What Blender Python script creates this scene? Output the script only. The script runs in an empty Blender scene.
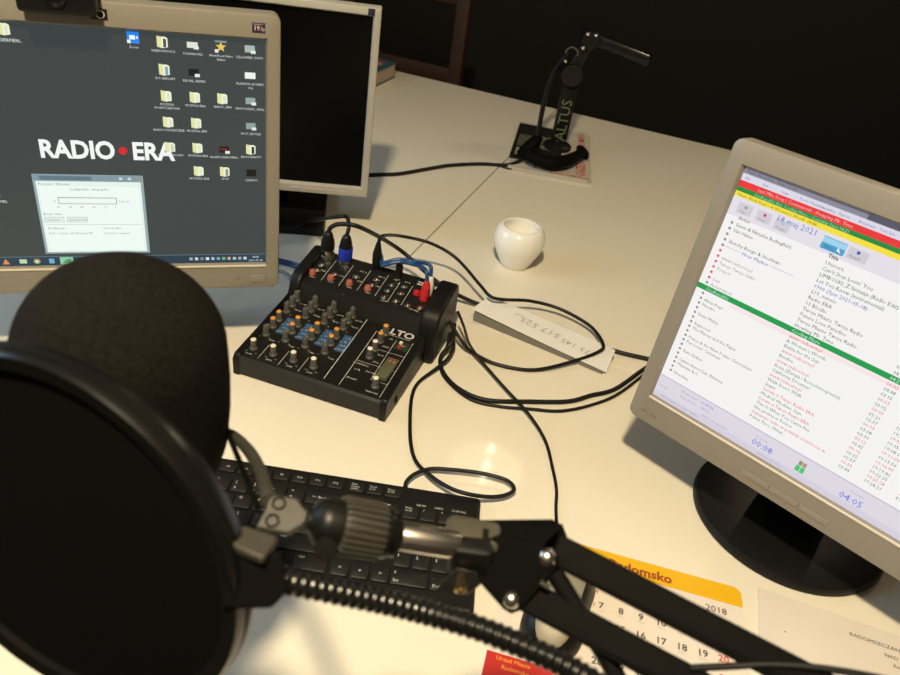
import bpy, math, random
from mathutils import Vector, Matrix
random.seed(7)
SC = bpy.context.scene
COL = SC.collection

# ------------------------------------------------------------------ camera
F, PITCH, ROLL, HC = 739.985, 0.57695, 0.1611, 0.5763      # focal length in pixels of the 900x675 frame, attitude, height over the desk
cp, sp, cr, sr = math.cos(PITCH), math.sin(PITCH), math.cos(ROLL), math.sin(ROLL)
FW = Vector((0, cp, -sp)); _u = Vector((0, sp, cp)); _r = Vector((1, 0, 0))
RT = cr * _r + sr * _u
UP = -sr * _r + cr * _u
CAMP = Vector((0, 0, HC))

def ray(px, py):
    return FW + RT * ((px - 450) / F) - UP * ((py - 337.5) / F)
def at(px, py, d):
    return CAMP + ray(px, py) * d
def onz(px, py, z=0.0):
    d = ray(px, py)
    return CAMP + d * ((z - HC) / d.z)

cam = bpy.data.cameras.new('camera'); co = bpy.data.objects.new('camera', cam); COL.objects.link(co)
M = Matrix((RT, UP, -FW)).transposed().to_4x4(); M.translation = CAMP
co.matrix_world = M
cam.sensor_width = 36; cam.lens = F / 900 * 36; cam.clip_start = 0.01
cam.dof.use_dof = True; cam.dof.focus_distance = 0.85; cam.dof.aperture_fstop = 11.0
SC.camera = co
SC.view_settings.view_transform = 'Standard'; SC.view_settings.look = 'None'
SC.view_settings.exposure = 0.0; SC.view_settings.gamma = 1.0; SC.view_settings.use_curve_mapping = False

# ------------------------------------------------------------------ materials
def lin(h):
    h = h.lstrip('#'); o = []
    for i in (0, 2, 4):
        c = int(h[i:i + 2], 16) / 255
        o.append(c / 12.92 if c <= 0.04045 else ((c + 0.055) / 1.055) ** 2.4)
    return (*o, 1)
MC = {}
def mat(name, col=(0.8, 0.8, 0.8), rough=0.5, metal=0.0, spec=0.5, bump=0.0, scale=200.0, vary=0.0, coat=0.0):
    if name in MC: return MC[name]
    if isinstance(col, str): col = lin(col)
    m = bpy.data.materials.new(name); m.use_nodes = True
    nt = m.node_tree; b = nt.nodes['Principled BSDF']
    b.inputs['Base Color'].default_value = (*col[:3], 1); b.inputs['Roughness'].default_value = rough
    b.inputs['Metallic'].default_value = metal; b.inputs['Specular IOR Level'].default_value = spec
    b.inputs['Coat Weight'].default_value = coat
    if bump or vary:
        tc = nt.nodes.new('ShaderNodeTexCoord'); no = nt.nodes.new('ShaderNodeTexNoise')
        no.inputs['Scale'].default_value = scale; no.inputs['Detail'].default_value = 4
        nt.links.new(tc.outputs['Object'], no.inputs['Vector'])
        if bump:
            bu = nt.nodes.new('ShaderNodeBump'); bu.inputs['Strength'].default_value = bump; bu.inputs['Distance'].default_value = 0.002
            nt.links.new(no.outputs['Fac'], bu.inputs['Height']); nt.links.new(bu.outputs['Normal'], b.inputs['Normal'])
        if vary:
            mx = nt.nodes.new('ShaderNodeMix'); mx.data_type = 'RGBA'
            mx.inputs[6].default_value = (*[c * (1 - vary) for c in col[:3]], 1)
            mx.inputs[7].default_value = (*[min(1, c * (1 + vary)) for c in col[:3]], 1)
            nt.links.new(no.outputs['Fac'], mx.inputs[0]); nt.links.new(mx.outputs[2], b.inputs['Base Color'])
    MC[name] = m
    return m
def emat(hexc, k=1.0):
    n = 'screen_' + hexc.lstrip('#') + ('' if k == 1 else '_%g' % k)
    if n in MC: return MC[n]
    m = mat(n, (0.01, 0.01, 0.01), 0.35, spec=0.25)
    b = m.node_tree.nodes['Principled BSDF']
    b.inputs['Emission Color'].default_value = lin(hexc); b.inputs['Emission Strength'].default_value = k
    return m
DESK = mat('desk_laminate', (0.80, 0.745, 0.61), 0.045, spec=0.5, vary=0.02, scale=3)
EDGE = mat('desk_edge', (0.10, 0.085, 0.06), 0.5)
STEEL = mat('grey_steel', (0.35, 0.35, 0.34), 0.4, metal=0.6)
SILVER = mat('silver_plastic', (0.235, 0.215, 0.178), 0.33, spec=0.5, vary=0.03, scale=900)
SILVERP = mat('pale_silver_plastic', (0.40, 0.38, 0.33), 0.4, spec=0.4)
DGREY = mat('grey_print', (0.11, 0.10, 0.085), 0.6)
BLACK = mat('black_plastic', (0.0055, 0.0055, 0.005), 0.42, spec=0.3)
BLACKG = mat('gloss_black_plastic', (0.005, 0.005, 0.0045), 0.28, spec=0.4)
BLACKM = mat('matt_black', (0.0028, 0.0028, 0.0023), 0.7, spec=0.07)
PANEL = mat('mixer_black_metal', (0.0085, 0.008, 0.007), 0.40, spec=0.4)
CABLE = mat('black_cable', (0.008, 0.008, 0.007), 0.45, spec=0.3)
CABLEG = mat('grey_cable', (0.25, 0.25, 0.24), 0.5)
BLUEC = mat('blue_cable', (0.012, 0.06, 0.17), 0.3, spec=0.6)
BLUEP = mat('blue_plug', (0.012, 0.03, 0.36), 0.35)
RED = mat('red_plastic', (0.55, 0.02, 0.025), 0.4)
REDK = mat('salmon_red_knob', (0.42, 0.11, 0.075), 0.5)
WHITEP = mat('white_plastic', (0.80, 0.77, 0.70), 0.4)
ORANGE = mat('orange_cap', (0.75, 0.30, 0.04), 0.45)
KGREY = mat('knob_grey', (0.085, 0.083, 0.07), 0.5)
WCAP = mat('white_cap', (0.80, 0.76, 0.62), 0.45)
PRINT = mat('white_print', (0.55, 0.54, 0.48), 0.6)
PRINTD = mat('dim_print', (0.30, 0.30, 0.27), 0.6)
BLUEB = mat('blue_print', (0.03, 0.09, 0.20), 0.5)
GREENP = mat('green_led', (0.12, 0.20, 0.06), 0.4)
CHROME = mat('chrome', (0.80, 0.74, 0.66), 0.24, metal=1.0)
BRASS = mat('brass', (0.60, 0.45, 0.22), 0.25, metal=1.0)
NICKEL = mat('nickel', (0.50, 0.46, 0.36), 0.28, metal=1.0)
GPAINT = mat('grey_paint_metal', (0.040, 0.0375, 0.029), 0.5, spec=0.3)
DNICK = mat('dark_screw', (0.06, 0.055, 0.042), 0.35, metal=0.8)
OLIVE = mat('pale_bracket', (0.065, 0.060, 0.043), 0.4, spec=0.4)
CERAM = mat('white_ceramic', (0.84, 0.82, 0.76), 0.16, spec=0.5)
WAX = mat('wax', (0.86, 0.83, 0.74), 0.5)
PAPER = mat('white_paper', (0.80, 0.785, 0.75), 0.8, spec=0.2, vary=0.03, scale=40)
PAPERE = mat('envelope_paper', (0.70, 0.64, 0.56), 0.8, spec=0.2, vary=0.04, scale=25, bump=0.05)
CALW = mat('calendar_paper', (0.74, 0.66, 0.57), 0.7, spec=0.25)
CALY = mat('calendar_yellow', (0.76, 0.43, 0.004), 0.6)
CALR = mat('calendar_red', (0.50, 0.025, 0.02), 0.55)
INK = mat('ink', (0.05, 0.045, 0.04), 0.8)
INKB = mat('brown_red_ink', (0.30, 0.06, 0.01), 0.8)
INKO = mat('orange_ink', (0.85, 0.40, 0.03), 0.8)
INKR = mat('red_ink', (0.55, 0.06, 0.05), 0.8)
PENCIL = mat('pencil_grey', (0.40, 0.39, 0.36), 0.9)
NEWS = mat('newsprint', (0.50, 0.46, 0.38), 0.85, vary=0.06, scale=60)
KEYC = mat('key_black', (0.010, 0.0098, 0.0085), 0.5, spec=0.3)
KBB = mat('keyboard_black', (0.009, 0.0088, 0.0075), 0.42, spec=0.3)
SCREENOFF = mat('dark_panel', (0.002, 0.002, 0.0018), 0.30, spec=0.15)
FOAM = mat('black_foam', (0.0090, 0.0080, 0.0063), 0.95, spec=0.06, bump=0.35, scale=520, vary=0.95)
NYLON = mat('black_nylon_mesh', (0.0032, 0.0032, 0.0027), 0.85, spec=0.05, bump=0.2, scale=3000)
WOOD = mat('dark_wood', (0.034, 0.015, 0.006), 0.6, spec=0.2, vary=0.3, scale=14)
UPH = mat('dark_upholstery', (0.008, 0.007, 0.0045), 0.9, spec=0.1, bump=0.3, scale=300)
TEAL = mat('teal_cover', (0.02, 0.09, 0.12), 0.5)
PAGES = mat('book_pages', (0.42, 0.34, 0.26), 0.85, vary=0.1, scale=200)

# ------------------------------------------------------------------ mesh builder
RM = {}
_tc = {}
def text_geo(body, size, bold=0.0, res=2):
    k = (body, bold, res)
    if k not in _tc:
        c = bpy.data.curves.new('t', 'FONT'); c.body = body; c.size = 1; c.resolution_u = res; c.offset = bold; c.fill_mode = 'FRONT'
        o = bpy.data.objects.new('t', c); COL.objects.link(o)
        dg = bpy.context.evaluated_depsgraph_get(); me = bpy.data.meshes.new_from_object(o.evaluated_get(dg))
        _tc[k] = ([v.co.copy() for v in me.vertices], [tuple(p.vertices) for p in me.polygons])
        bpy.data.objects.remove(o); bpy.data.curves.remove(c); bpy.data.meshes.remove(me)
    v, f = _tc[k]
    return [x * size for x in v], f

def frame(o, x, z):
    """matrix with x axis x, z axis close to z"""
    x = Vector(x).normalized(); y = Vector(z).cross(x).normalized(); z = x.cross(y)
    m = Matrix((x, y, z)).transposed().to_4x4(); m.translation = Vector(o); return m
def axisframe(a, b):
    d = (b - a).normalized(); t = Vector((0, 0, 1)) if abs(d.z) < 0.9 else Vector((1, 0, 0))
    x = t.cross(d).normalized(); y = d.cross(x)
    m = Matrix((x, y, d)).transposed().to_4x4(); m.translation = a; return m

class MB:
    def __init__(s, xf=None): s.v = []; s.f = []; s.m = []; s.mats = []; s.xf = xf or Matrix.Identity(4)
    def mi(s, m):
        if m not in s.mats: s.mats.append(m)
        return s.mats.index(m)
    def add(s, vs, fs, m, xf=None):
        n = len(s.v); X = s.xf @ xf if xf else s.xf; k = s.mi(m)
        s.v += [X @ Vector(v) for v in vs]; s.f += [tuple(i + n for i in f) for f in fs]; s.m += [k] * len(fs); return s
    def box(s, lo, hi, m, xf=None, ch=0.0):
        x0, y0, z0 = lo; x1, y1, z1 = hi
        if ch <= 0:
            vs = [(x, y, z) for z in (z0, z1) for y in (y0, y1) for x in (x0, x1)]
            return s.add(vs, [(0, 2, 3, 1), (4, 5, 7, 6), (0, 1, 5, 4), (1, 3, 7, 5), (3, 2, 6, 7), (2, 0, 4, 6)], m, xf)
        pts = rrect(x0, y0, x1, y1, ch, 4); ins = rrect(x0 + ch, y0 + ch, x1 - ch, y1 - ch, ch * 0.3, 4)
        mid = rrect(x0 + ch * .3, y0 + ch * .3, x1 - ch * .3, y1 - ch * .3, ch * .8, 4)
        rings = [[(x, y, z0) for x, y in ins], [(x, y, z0 + ch * .3) for x, y in mid], [(x, y, z0 + ch) for x, y in pts], [(x, y, z1 - ch) for x, y in pts],
                 [(x, y, z1 - ch * .3) for x, y in mid], [(x, y, z1) for x, y in ins]]
        return s.loft(rings, m, xf=xf)
    def loft(s, rings, m, cap=True, close=True, xf=None):
        n = len(rings[0]); vs = [p for r in rings for p in r]; fs = []
        for i in range(len(rings) - 1):
            for j in range(n if close else n - 1):
                k = (j + 1) % n
                fs.append((i * n + j, i * n + k, (i + 1) * n + k, (i + 1) * n + j))
        if cap: fs += [tuple(range(n))[::-1], tuple(range((len(rings) - 1) * n, len(rings) * n))]
        return s.add(vs, fs, m, xf)
    def lathe(s, prof, m, xf=None, n=32, cap=True):
        rings = [[(r * math.cos(2 * math.pi * j / n), r * math.sin(2 * math.pi * j / n), z) for j in range(n)] for r, z in prof]
        return s.loft(rings, m, cap, xf=xf)
    def cyl(s, a, b, r, m, r2=None, n=20):
        a = Vector(a); b = Vector(b); L = (b - a).length; r2 = r if r2 is None else r2
        return s.lathe([(r, 0), (r2, L)], m, xf=axisframe(a, b), n=n)
    def prism(s, poly, z0, z1, m, xf=None):
        return s.loft([[(x, y, z0) for x, y in poly], [(x, y, z1) for x, y in poly]], m, xf=xf)
    def tube(s, pts, r, m, n=8, cap=True, flat=None):
        pts = [Vector(p) for p in pts]; rings = []; N = None
        for i, p in enumerate(pts):
            t = (pts[min(i + 1, len(pts) - 1)] - pts[max(i - 1, 0)]).normalized()
            if N is None:
                a = Vector((0, 0, 1)) if abs(t.z) < .9 else Vector((1, 0, 0)); N = (a - t * a.dot(t)).normalized()
            else: N = (N - t * N.dot(t)).normalized()
            B = t.cross(N); rr = r[i] if isinstance(r, (list, tuple)) else r; fl = flat or 1.0
            rings.append([p + rr * (math.cos(2 * math.pi * j / n) * N * fl + math.sin(2 * math.pi * j / n) * B) for j in range(n)])
        return s.loft(rings, m, cap)
    def beam(s, a, b, w, h, m, up, ch=0.0):
        a = Vector(a); b = Vector(b); L = (b - a).length
        X = frame(a, b - a, up)
        return s.box((0, -w / 2, -h / 2), (L, w / 2, h / 2), m, xf=X, ch=ch)
    def text(s, body, size, m, xf=None, align='L', bold=0.0, res=2, sx=1.0):
        v, f = text_geo(body, size, bold, res)
        if not v: return s
        w = max(p.x for p in v); o = {'L': 0, 'C': -w / 2, 'R': -w}[align]
        return s.add([((p.x + o) * sx, p.y, 0) for p in v], f, m, xf)
    def build(s, name, parent=None, smooth=35, bevel=0.0, seg=2, sub=0):
        me = bpy.data.meshes.new(name); inv = RM[parent].inverted() if parent else Matrix.Identity(4)
        me.from_pydata([inv @ v for v in s.v], [], s.f)
        for m in s.mats: me.materials.append(m)
        me.polygons.foreach_set('material_index', s.m)
        me.validate(); me.update()
        import bmesh
        bm = bmesh.new(); bm.from_mesh(me)
        if not getattr(s, 'keep', False): bmesh.ops.recalc_face_normals(bm, faces=bm.faces)
        bm.to_mesh(me); bm.free()
        if smooth:
            me.polygons.foreach_set('use_smooth', [True] * len(me.polygons)); me.set_sharp_from_angle(angle=math.radians(smooth))
        o = bpy.data.objects.new(name, me); COL.objects.link(o)
        if parent: o.parent = parent; RM[o] = RM[parent]
        else: RM[o] = Matrix.Identity(4)
        if bevel:
            b = o.modifiers.new('bevel', 'BEVEL'); b.width = bevel; b.segments = seg; b.limit_method = 'ANGLE'; b.angle_limit = math.radians(40); b.harden_normals = False
        if sub:
            q = o.modifiers.new('sub', 'SUBSURF'); q.levels = sub; q.render_levels = sub
        return o

def rrect(x0, y0, x1, y1, r, n=5):
    p = []
    for cx, cy, a in ((x1 - r, y0 + r, -90), (x1 - r, y1 - r, 0), (x0 + r, y1 - r, 90), (x0 + r, y0 + r, 180)):
        for i in range(n + 1):
            t = math.radians(a + 90 * i / n); p.append((cx + r * math.cos(t), cy + r * math.sin(t)))
    return p
def tag(o, label, cat, group=None):
    o['label'] = label; o['category'] = cat
    if group: o['group'] = group
    return o
def thing(name, label, cat, mw=None, group=None):
    o = bpy.data.objects.new(name, None); COL.objects.link(o); o.empty_display_size = 0.02
    mw = mw or Matrix.Identity(4); o.matrix_world = mw; RM[o] = mw.copy()
    return tag(o, label, cat, group)
def solo(mb, name, label, cat, root, group=None, **k):
    """one-mesh thing whose origin sits at root"""
    o = mb.build(name, None, **k); mw = root if isinstance(root, Matrix) else Matrix.Translation(root)
    o.data.transform(mw.inverted()); o.matrix_world = mw; RM[o] = mw.copy()
    return tag(o, label, cat, group)
def struct(mb, name, **k):
    o = mb.build(name, **k); o['kind'] = 'structure'; return o
def spline(pts, sub=8):
    pts = [Vector(p) for p in pts]; P = [2 * pts[0] - pts[1]] + pts + [2 * pts[-1] - pts[-2]]; out = []
    for i in range(1, len(P) - 2):
        a, b, c, d = P[i - 1:i + 3]
        for k in range(sub):
            t = k / sub
            out.append(0.5 * ((2 * b) + (c - a) * t + (2 * a - 5 * b + 4 * c - d) * t * t + (3 * b - a - 3 * c + d) * t ** 3))
    return out + [pts[-1]]
def rotz(a): return Matrix.Rotation(a, 4, 'Z')
T = Matrix.Translation

# ------------------------------------------------------------------ room
FL, CE = -0.75, 1.85
X0, X1, Y0, Y1 = -1.55, 2.6, -1.7, 3.5
WALLD = mat('dark_wall', (0.015, 0.0145, 0.012), 0.85, spec=0.2, bump=0.2, scale=40)
WALLB = mat('plain_wall', (0.09, 0.085, 0.075), 0.85)
struct(MB().box((X0, Y0, FL - .05), (X1, Y1, FL), mat('dark_carpet', (0.03, 0.027, 0.022), 0.95, bump=0.4, scale=300)), 'floor', smooth=0)
struct(MB().box((X0, Y0, CE), (X1, Y1, CE + .05), mat('ceiling_paint', (0.09, 0.088, 0.08), 0.9)), 'ceiling', smooth=0)
struct(MB().box((X0, Y1, FL), (X1, Y1 + .05, CE), WALLD), 'wall_back', smooth=0)
struct(MB().box((X0, Y0 - .05, FL), (X1, Y0, CE), WALLB), 'wall_front', smooth=0)
WY0, WY1, WZ0, WZ1 = .10, 1.10, .35, 1.45
b = MB(); b.box((X0 - .05, Y0, FL), (X0, WY0, CE), WALLB); b.box((X0 - .05, WY1, FL), (X0, Y1, CE), WALLB)
b.box((X0 - .05, WY0, FL), (X0, WY1, WZ0), WALLB); b.box((X0 - .05, WY0, WZ1), (X0, WY1, CE), WALLB); struct(b, 'wall_left', smooth=0)
WF = mat('window_frame_white', (.6, .6, .58), .5); b = MB()
for lo, hi in (((WY0, WZ0), (WY0 + .05, WZ1)), ((WY1 - .05, WZ0), (WY1, WZ1)), ((WY0, WZ0), (WY1, WZ0 + .05)), ((WY0, WZ1 - .05), (WY1, WZ1)), ((.58, WZ0), (.62, WZ1))):
    b.box((X0 - .045, lo[0], lo[1]), (X0 - .005, hi[0], hi[1]), WF)
struct(b, 'window_1', smooth=0)
SKY = mat('evening_sky', (.05, .06, .08), .3); _bs = SKY.node_tree.nodes['Principled BSDF']; _bs.inputs['Emission Color'].default_value = (.50, .72, 1.0, 1); _bs.inputs['Emission Strength'].default_value = 5.5
b = MB(); b.box((X0 - .034, WY0 + .03, WZ0 + .03), (X0 - .030, WY1 - .03, WZ1 - .03), SKY); struct(b, 'window_2', smooth=0)
struct(MB().box((X1, Y0, FL), (X1 + .05, Y1, CE), WALLB), 'wall_right', smooth=0)
struct(MB().box((X0, Y1 - .015, FL), (X1, Y1, FL + .08), mat('dark_skirting', (0.02, 0.018, 0.015), 0.6)), 'baseboard_back', smooth=0)

# ------------------------------------------------------------------ desks (their frame is turned -15.2 deg)
DA = math.radians(-15.2); DM = rotz(DA)
DU = Vector((math.cos(DA), math.sin(DA), 0)); DV = Vector((-math.sin(DA), math.cos(DA), 0))
def uv(p): return p.dot(DU), p.dot(DV)
US, VS, VB = -0.378, 0.912, 2.143
def desk(u0, v0, u1, v1, label):
    t = thing('desk', label, 'desk', DM @ T((u0 / 2 + u1 / 2, v0 / 2 + v1 / 2, FL)), 'white desks')
    g = 0.0012
    b = MB(DM); b.box((u0 + g, v0 + g, -.025), (u1 - g, v1 - g, 0), DESK)
    k = b.mi(EDGE)
    b.build('tabletop', t, smooth=0, bevel=.0008, seg=1)
    for x in (u0 + .05, u1 - .09):
        for y in (v0 + .05, v1 - .09):
            MB(DM).box((x, y, FL), (x + .04, y + .04, -.025), STEEL).build('leg', t, smooth=0)
desk(-1.25, 0.14, 1.35, VS, 'white glossy desk nearest the viewer, carrying the keyboard and calendar')
desk(-1.35, VS, US, VB, 'white desk behind the left screens with a thick book at its back')
desk(US, VS, 1.35, VB, 'white desk carrying the small white pot and the newspaper')

# ------------------------------------------------------------------ monitors
def ringloft(b, o1, i1, y0, y1, m, ch):
    """frame: outer loop o1, inner loop i1, front y0, back y1"""
    def ins(p, d):
        xs = [q[0] for q in p]; zs = [q[1] for q in p]; cx = (min(xs) + max(xs)) / 2; cz = (min(zs) + max(zs)) / 2
        w = (max(xs) - min(xs)) / 2; h = (max(zs) - min(zs)) / 2
        return [(cx + (x - cx) * (w - d) / w, cz + (z - cz) * (h - d) / h) for x, z in p]
    R = [[(x, y1, z) for x, z in i1], [(x, y0 + ch * 1.2, z) for x, z in i1], [(x, y0, z) for x, z in ins(i1, -ch * .8)],
         [(x, y0, z) for x, z in ins(o1, ch)], [(x, y0 + ch * .3, z) for x, z in ins(o1, ch * .3)], [(x, y0 + ch, z) for x, z in o1], [(x, y1, z) for x, z in o1], [(x, y1, z) for x, z in i1]]
    b.loft(R, m, cap=False)
class Disp:
    def __init__(s, PM, off): s.b = MB(PM); s.b.keep = True; s.off = off
    def rect(s, x0, z0, x1, z1, c, l=1, k=1.0):
        y = s.off - l * .00012
        s.b.add([(x * .001, y, z * .001) for x, z in ((x0, z0), (x1, z0), (x1, z1), (x0, z1))], [(0, 1, 2, 3)], emat(c, k))
    def poly(s, pts, c, l=1):
        y = s.off - l * .00012
        s.b.add([(x * .001, y, z * .001) for x, z in pts], [tuple(range(len(pts)))], emat(c))
    def disc(s, x, z, r, c, l=2, n=20):
        s.poly([(x + r * math.cos(6.2832 * i / n), z + r * math.sin(6.2832 * i / n)) for i in range(n)], c, l)
    def text(s, x, z, body, size, c, l=3, align='L', bold=0.0, sx=1.0, res=1, fit=None):
        if bold < .02: bold = 0.0
        if fit: sx = fit / (max(p.x for p in text_geo(body, size, bold, res)[0]))
        X = T((x * .001, s.off - l * .00012, z * .001)) @ Matrix.Rotation(math.pi / 2, 4, 'X')
        s.b.text(body, size * .001, emat(c), X, align, bold, res, sx)
    def build(s, name, parent): return s.b.build(name, parent, smooth=0)

def monitor(O, yaw, tilt, W, H, bz, label, silver, base, rad=.008, depth=.05, k=1.0, ctr=None):
    """O = screen's lower left corner in space; bz = left,right,top,bottom bezel"""
    R2 = rotz(yaw); PM = T(O) @ R2 @ Matrix.Rotation(-tilt, 4, 'X') @ Matrix.Scale(k, 4)
    c0 = Vector(O) + (R2 @ Vector((W * k / 2, .055, 0))); c0.z = 0
    if ctr: c0 = Vector((ctr[0], ctr[1], 0))
    t = thing('computer_monitor', label, 'monitor', T(c0) @ R2)
    l, r, tp, bt = bz
    b = MB(PM); ringloft(b, rrect(-l, -bt, W + r, H + tp, rad, 5), rrect(0, 0, W, H, .0006, 5), -.006, .016, silver, .0028); b.build('bezel', t, smooth=40)
    b = MB(PM)
    a1 = rrect(-l + .001, -bt + .001, W + r - .001, H + tp - .001, rad, 5); a2 = rrect(-l + .004, -bt + .004, W + r - .004, H + tp - .004, rad, 5)
    a3 = rrect(.03, .015, W - .03, H - .02, .02, 5)
    b.loft([[(x, .0155, z) for x, z in a1], [(x, .030, z) for x, z in a2], [(x, depth, z) for x, z in a3]], BLACK if silver is not SILVERP else SILVERP)
    b.build('back_cover', t, smooth=40)
    # stand
    sb = MB(T(c0) @ R2)
    zt = PM @ Vector((W / 2, depth - .006, .10))
    if base[0] == 'disc':
        R_, dx, dy = base[1:]
        sb.lathe([(0.001, 0), (R_ - .002, 0), (R_, .002), (R_, .007), (R_ - .002, .0105), (R_ - .004, .0112), (R_ * .6, .016), (.001, .017)], BLACK, xf=T((dx, dy, 0)), n=64)
        sb.build('stand_base', t, smooth=40)
        n = MB(); foot = T(c0) @ R2 @ Vector((dx, dy + .012, .012)); n.beam(foot, zt, .075, .022, BLACK, R2 @ Vector((0, 1, 0)), ch=.004); n.build('stand_neck', t)
    else:
        x0, y0, x1, y1 = base[1:]
        sb.box((x0, y0, 0), (x1, y1, .018), BLACK, ch=.004); sb.build('stand_base', t, smooth=40)
        n = MB(); foot = T(c0) @ R2 @ Vector((0, .03, .014)); n.beam(foot, zt, .09, .025, BLACK, R2 @ Vector((0, 1, 0)), ch=.004); n.build('stand_neck', t)
    return t, PM

def pbox(t, PM, name, x0, z0, x1, z1, m, y0=-.0072, y1=-.005, ch=.0008, r=None):
    b = MB(PM @ Matrix.Rotation(math.pi / 2, 4, 'X'))
    b.box((x0 * .001, z0 * .001, -y1), (x1 * .001, z1 * .001, -y0), m, ch=ch)
    return b.build(name, t)
def ptext(PM, b, x, z, body, size, m, y=-.0063, align='L', bold=0.0, sx=1.0):
    b.text(body, size * .001, m, PM @ T((x * .001, y, z * .001)) @ Matrix.Rotation(math.pi / 2, 4, 'X'), align, bold, 2, sx)

# --- left monitor, radio desktop
LW, LH = .338, .2703
yl = .3747; kL = .95; BR = CAMP + (Vector((-.2459, .817, .112)) - CAMP) * kL; O = BR - Vector((math.cos(yl), math.sin(yl), 0)) * LW * kL
mL, PL = monitor(O, yl, -.0034, LW, LH, (.016, .0158, .026, .0335), 'silver monitor at left showing a radio logo on a dark grey desktop', SILVER, ('disc', .085, 0, .045), k=kL)
D = Disp(PL, .0012); S_ = LW * 1000     # coordinates measured from the right edge: x = S_ + dx
D.rect(0, 0, S_, 270.3, '3B4243', 0)
def X(v): return S_ + v
# lettering, letter strokes in one font
D.text(X(-235.5), 132.4, 'RADIO', 27.5, 'F4F6F5', 3, bold=.035, fit=74.5, res=3)
D.disc(X(-152.7), 141.6, 4.4, 'D8202C')
D.text(X(-143.6), 132.4, 'ERA', 27.5, 'F4F6F5', 3, bold=.035, fit=44.5, res=3)
# utility window
D.rect(X(-247), 15.5, X(-135), 113, '93A8AE', 1)
D.rect(X(-246), 105.5, X(-136), 112.3, '7F98A2', 2)
D.rect(X(-240), 106.5, X(-188), 111, '5E7680', 3)
for i, x in enumerate((-160, -151, -142)): D.rect(X(x), 107.5, X(x) + 3.5, 110.5, 'C9D6D8' if i < 2 else 'B58A80', 3)
D.rect(X(-244.5), 17.5, X(-138), 105, 'E4F3EB', 2)
D.rect(X(-242), 19.5, X(-140.5), 99, 'EDF9F3', 3)
D.text(X(-242), 100.5, 'Processor  Wolumen', 3.6, '6C7876', 4)
D.text(X(-212), 94.5, 'Configurable - Analog Fire', 3.8, '66706E', 4)
D.rect(X(-225), 78, X(-165), 86, '777F7D', 4); D.rect(X(-224.3), 78.7, X(-165.7), 85.3, 'EDF7F2', 5)
D.text(X(-229), 80.5, 'L', 3.5, '555D5B', 5); D.text(X(-163), 80.5, 'Peak  0.0', 3.2, '666E6C', 5)
for i, q in enumerate(('-96', '-60', '-40', '-20', '-10', '0')): D.text(X(-228 + i * 12), 73.5, q, 3, '59615F', 5)
D.text(X(-242), 64.5, 'Bitrate Gains', 3.6, '5F6866', 5)
for x0, x1, q in ((-242, -222, 'Ustawienia'), (-219, -198, 'Automat audio')):
    D.rect(X(x0), 55.5, X(x1), 62, 'A9B5B1', 4); D.rect(X(x0) + .5, 56, X(x1) - .5, 61.5, 'E3EEE9', 5); D.text(X(x0) + 2, 57.7, q, 3, '5F6866', 6)
D.rect(X(-241), 52.4, X(-141), 52.9, 'AFBBB6', 4)
D.text(X(-240), 47, 'Konfiguracja', 3.4, '666E6C', 5); D.text(X(-183), 47, 'Current state', 3.4, '666E6C', 5)
D.text(X(-240), 40.5, 'AGC + Limiter dla Winamp DSP', 3.4, '777F7D', 5); D.text(X(-183), 40.5, 'Gotowy do nagrania', 3.4, '777F7D', 5)
# desktop icons
def folder(x, z, inner='DDE6C8'):
    D.poly([(x - 5.5, z - 5), (x - 1, z - 6.2), (x - 1, z + 5.2), (x - 5.5, z + 6)], 'E3E3A8', 4)
    D.poly([(x - 1, z - 6.2), (x + 5, z - 5), (x + 5, z + 4), (x + 2.5, z + 5.4), (x - 1, z + 5.2)], 'F0F3DA', 4)
    D.poly([(x + .6, z - 5.4), (x + 3.6, z - 4.8), (x + 3.6, z + 3), (x + .6, z + 3.6)], inner, 5)
def cap(x, z, *ls):
    for i, s in enumerate(ls): D.text(x, z - 11.2 - 4.0 * i, s, 3.5, 'DDE2E0', 5, 'C')
def ic(x): return X(x)
ROWS = (261, 233, 205.4, 177, 148.5, 121); CO = (-103.5, -74.4, -45.8, -16.2)
D.rect(X(-137.3), 256.6, X(-125.7), 268, '1E86EE', 4); D.rect(X(-134.8), 260.4, X(-129.5), 264.6, 'F4F9FF', 5); D.poly([(X(-129), 262.5), (X(-127), 260.8), (X(-127), 264.4)], 'F4F9FF', 5)
D.rect(X(-137.3), 256.6, X(-134), 260, 'F0F2F0', 5); cap(X(-131.4), 263, 'Zoom')
def label_folder(r, c, *ls, inner='DDE6C8'): folder(ic(CO[c]), ROWS[r] - 1, inner); cap(ic(CO[c]), ROWS[r], *ls)
label_folder(0, 0, 'WIADOMOSCI', inner='4A5048'); label_folder(1, 0, 'DO REKLAM', inner='7FA3C0')
label_folder(2, 0, 'MUZYKA', 'POWTORZONA'); label_folder(2, 1, 'MUZYKA ERA'); label_folder(2, 2, 'RADIO_ERA')
label_folder(3, 0, 'RADIO PODRECZNE'); label_folder(3, 1, 'MUZYKA SEM')
label_folder(4, 0, 'MUZYKA NOWA', inner='C6D0B8'); label_folder(4, 1, 'MUZYKA ERA'); label_folder(4, 3, 'RB PODKASTY', inner='2B3030')
label_folder(5, 1, 'MUZYKA ZAB'); label_folder(5, 2, 'SPOT', inner='8A9088')
def thumb(r, c, col, *ls, w=5.2, h=3.6, badge=True):
    x, z = ic(CO[c]), ROWS[r] - 2
    D.rect(x - w, z - h, x + w, z + h, col, 4)
    if badge: D.rect(x + w - 4.2, z - h - 1.2, x + w + .8, z - h + 2.2, 'E3E8E5', 5)
    cap(x, ROWS[r] - 1, *ls)
thumb(0, 1, 'DDE3D6', 'PODMIOTKI', w=5.4, h=3); thumb(1, 1, '101312', 'EQUAL_REMIX'); thumb(0, 3, 'A9B9B4', 'CZLOWIEK_FOTY..')
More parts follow.
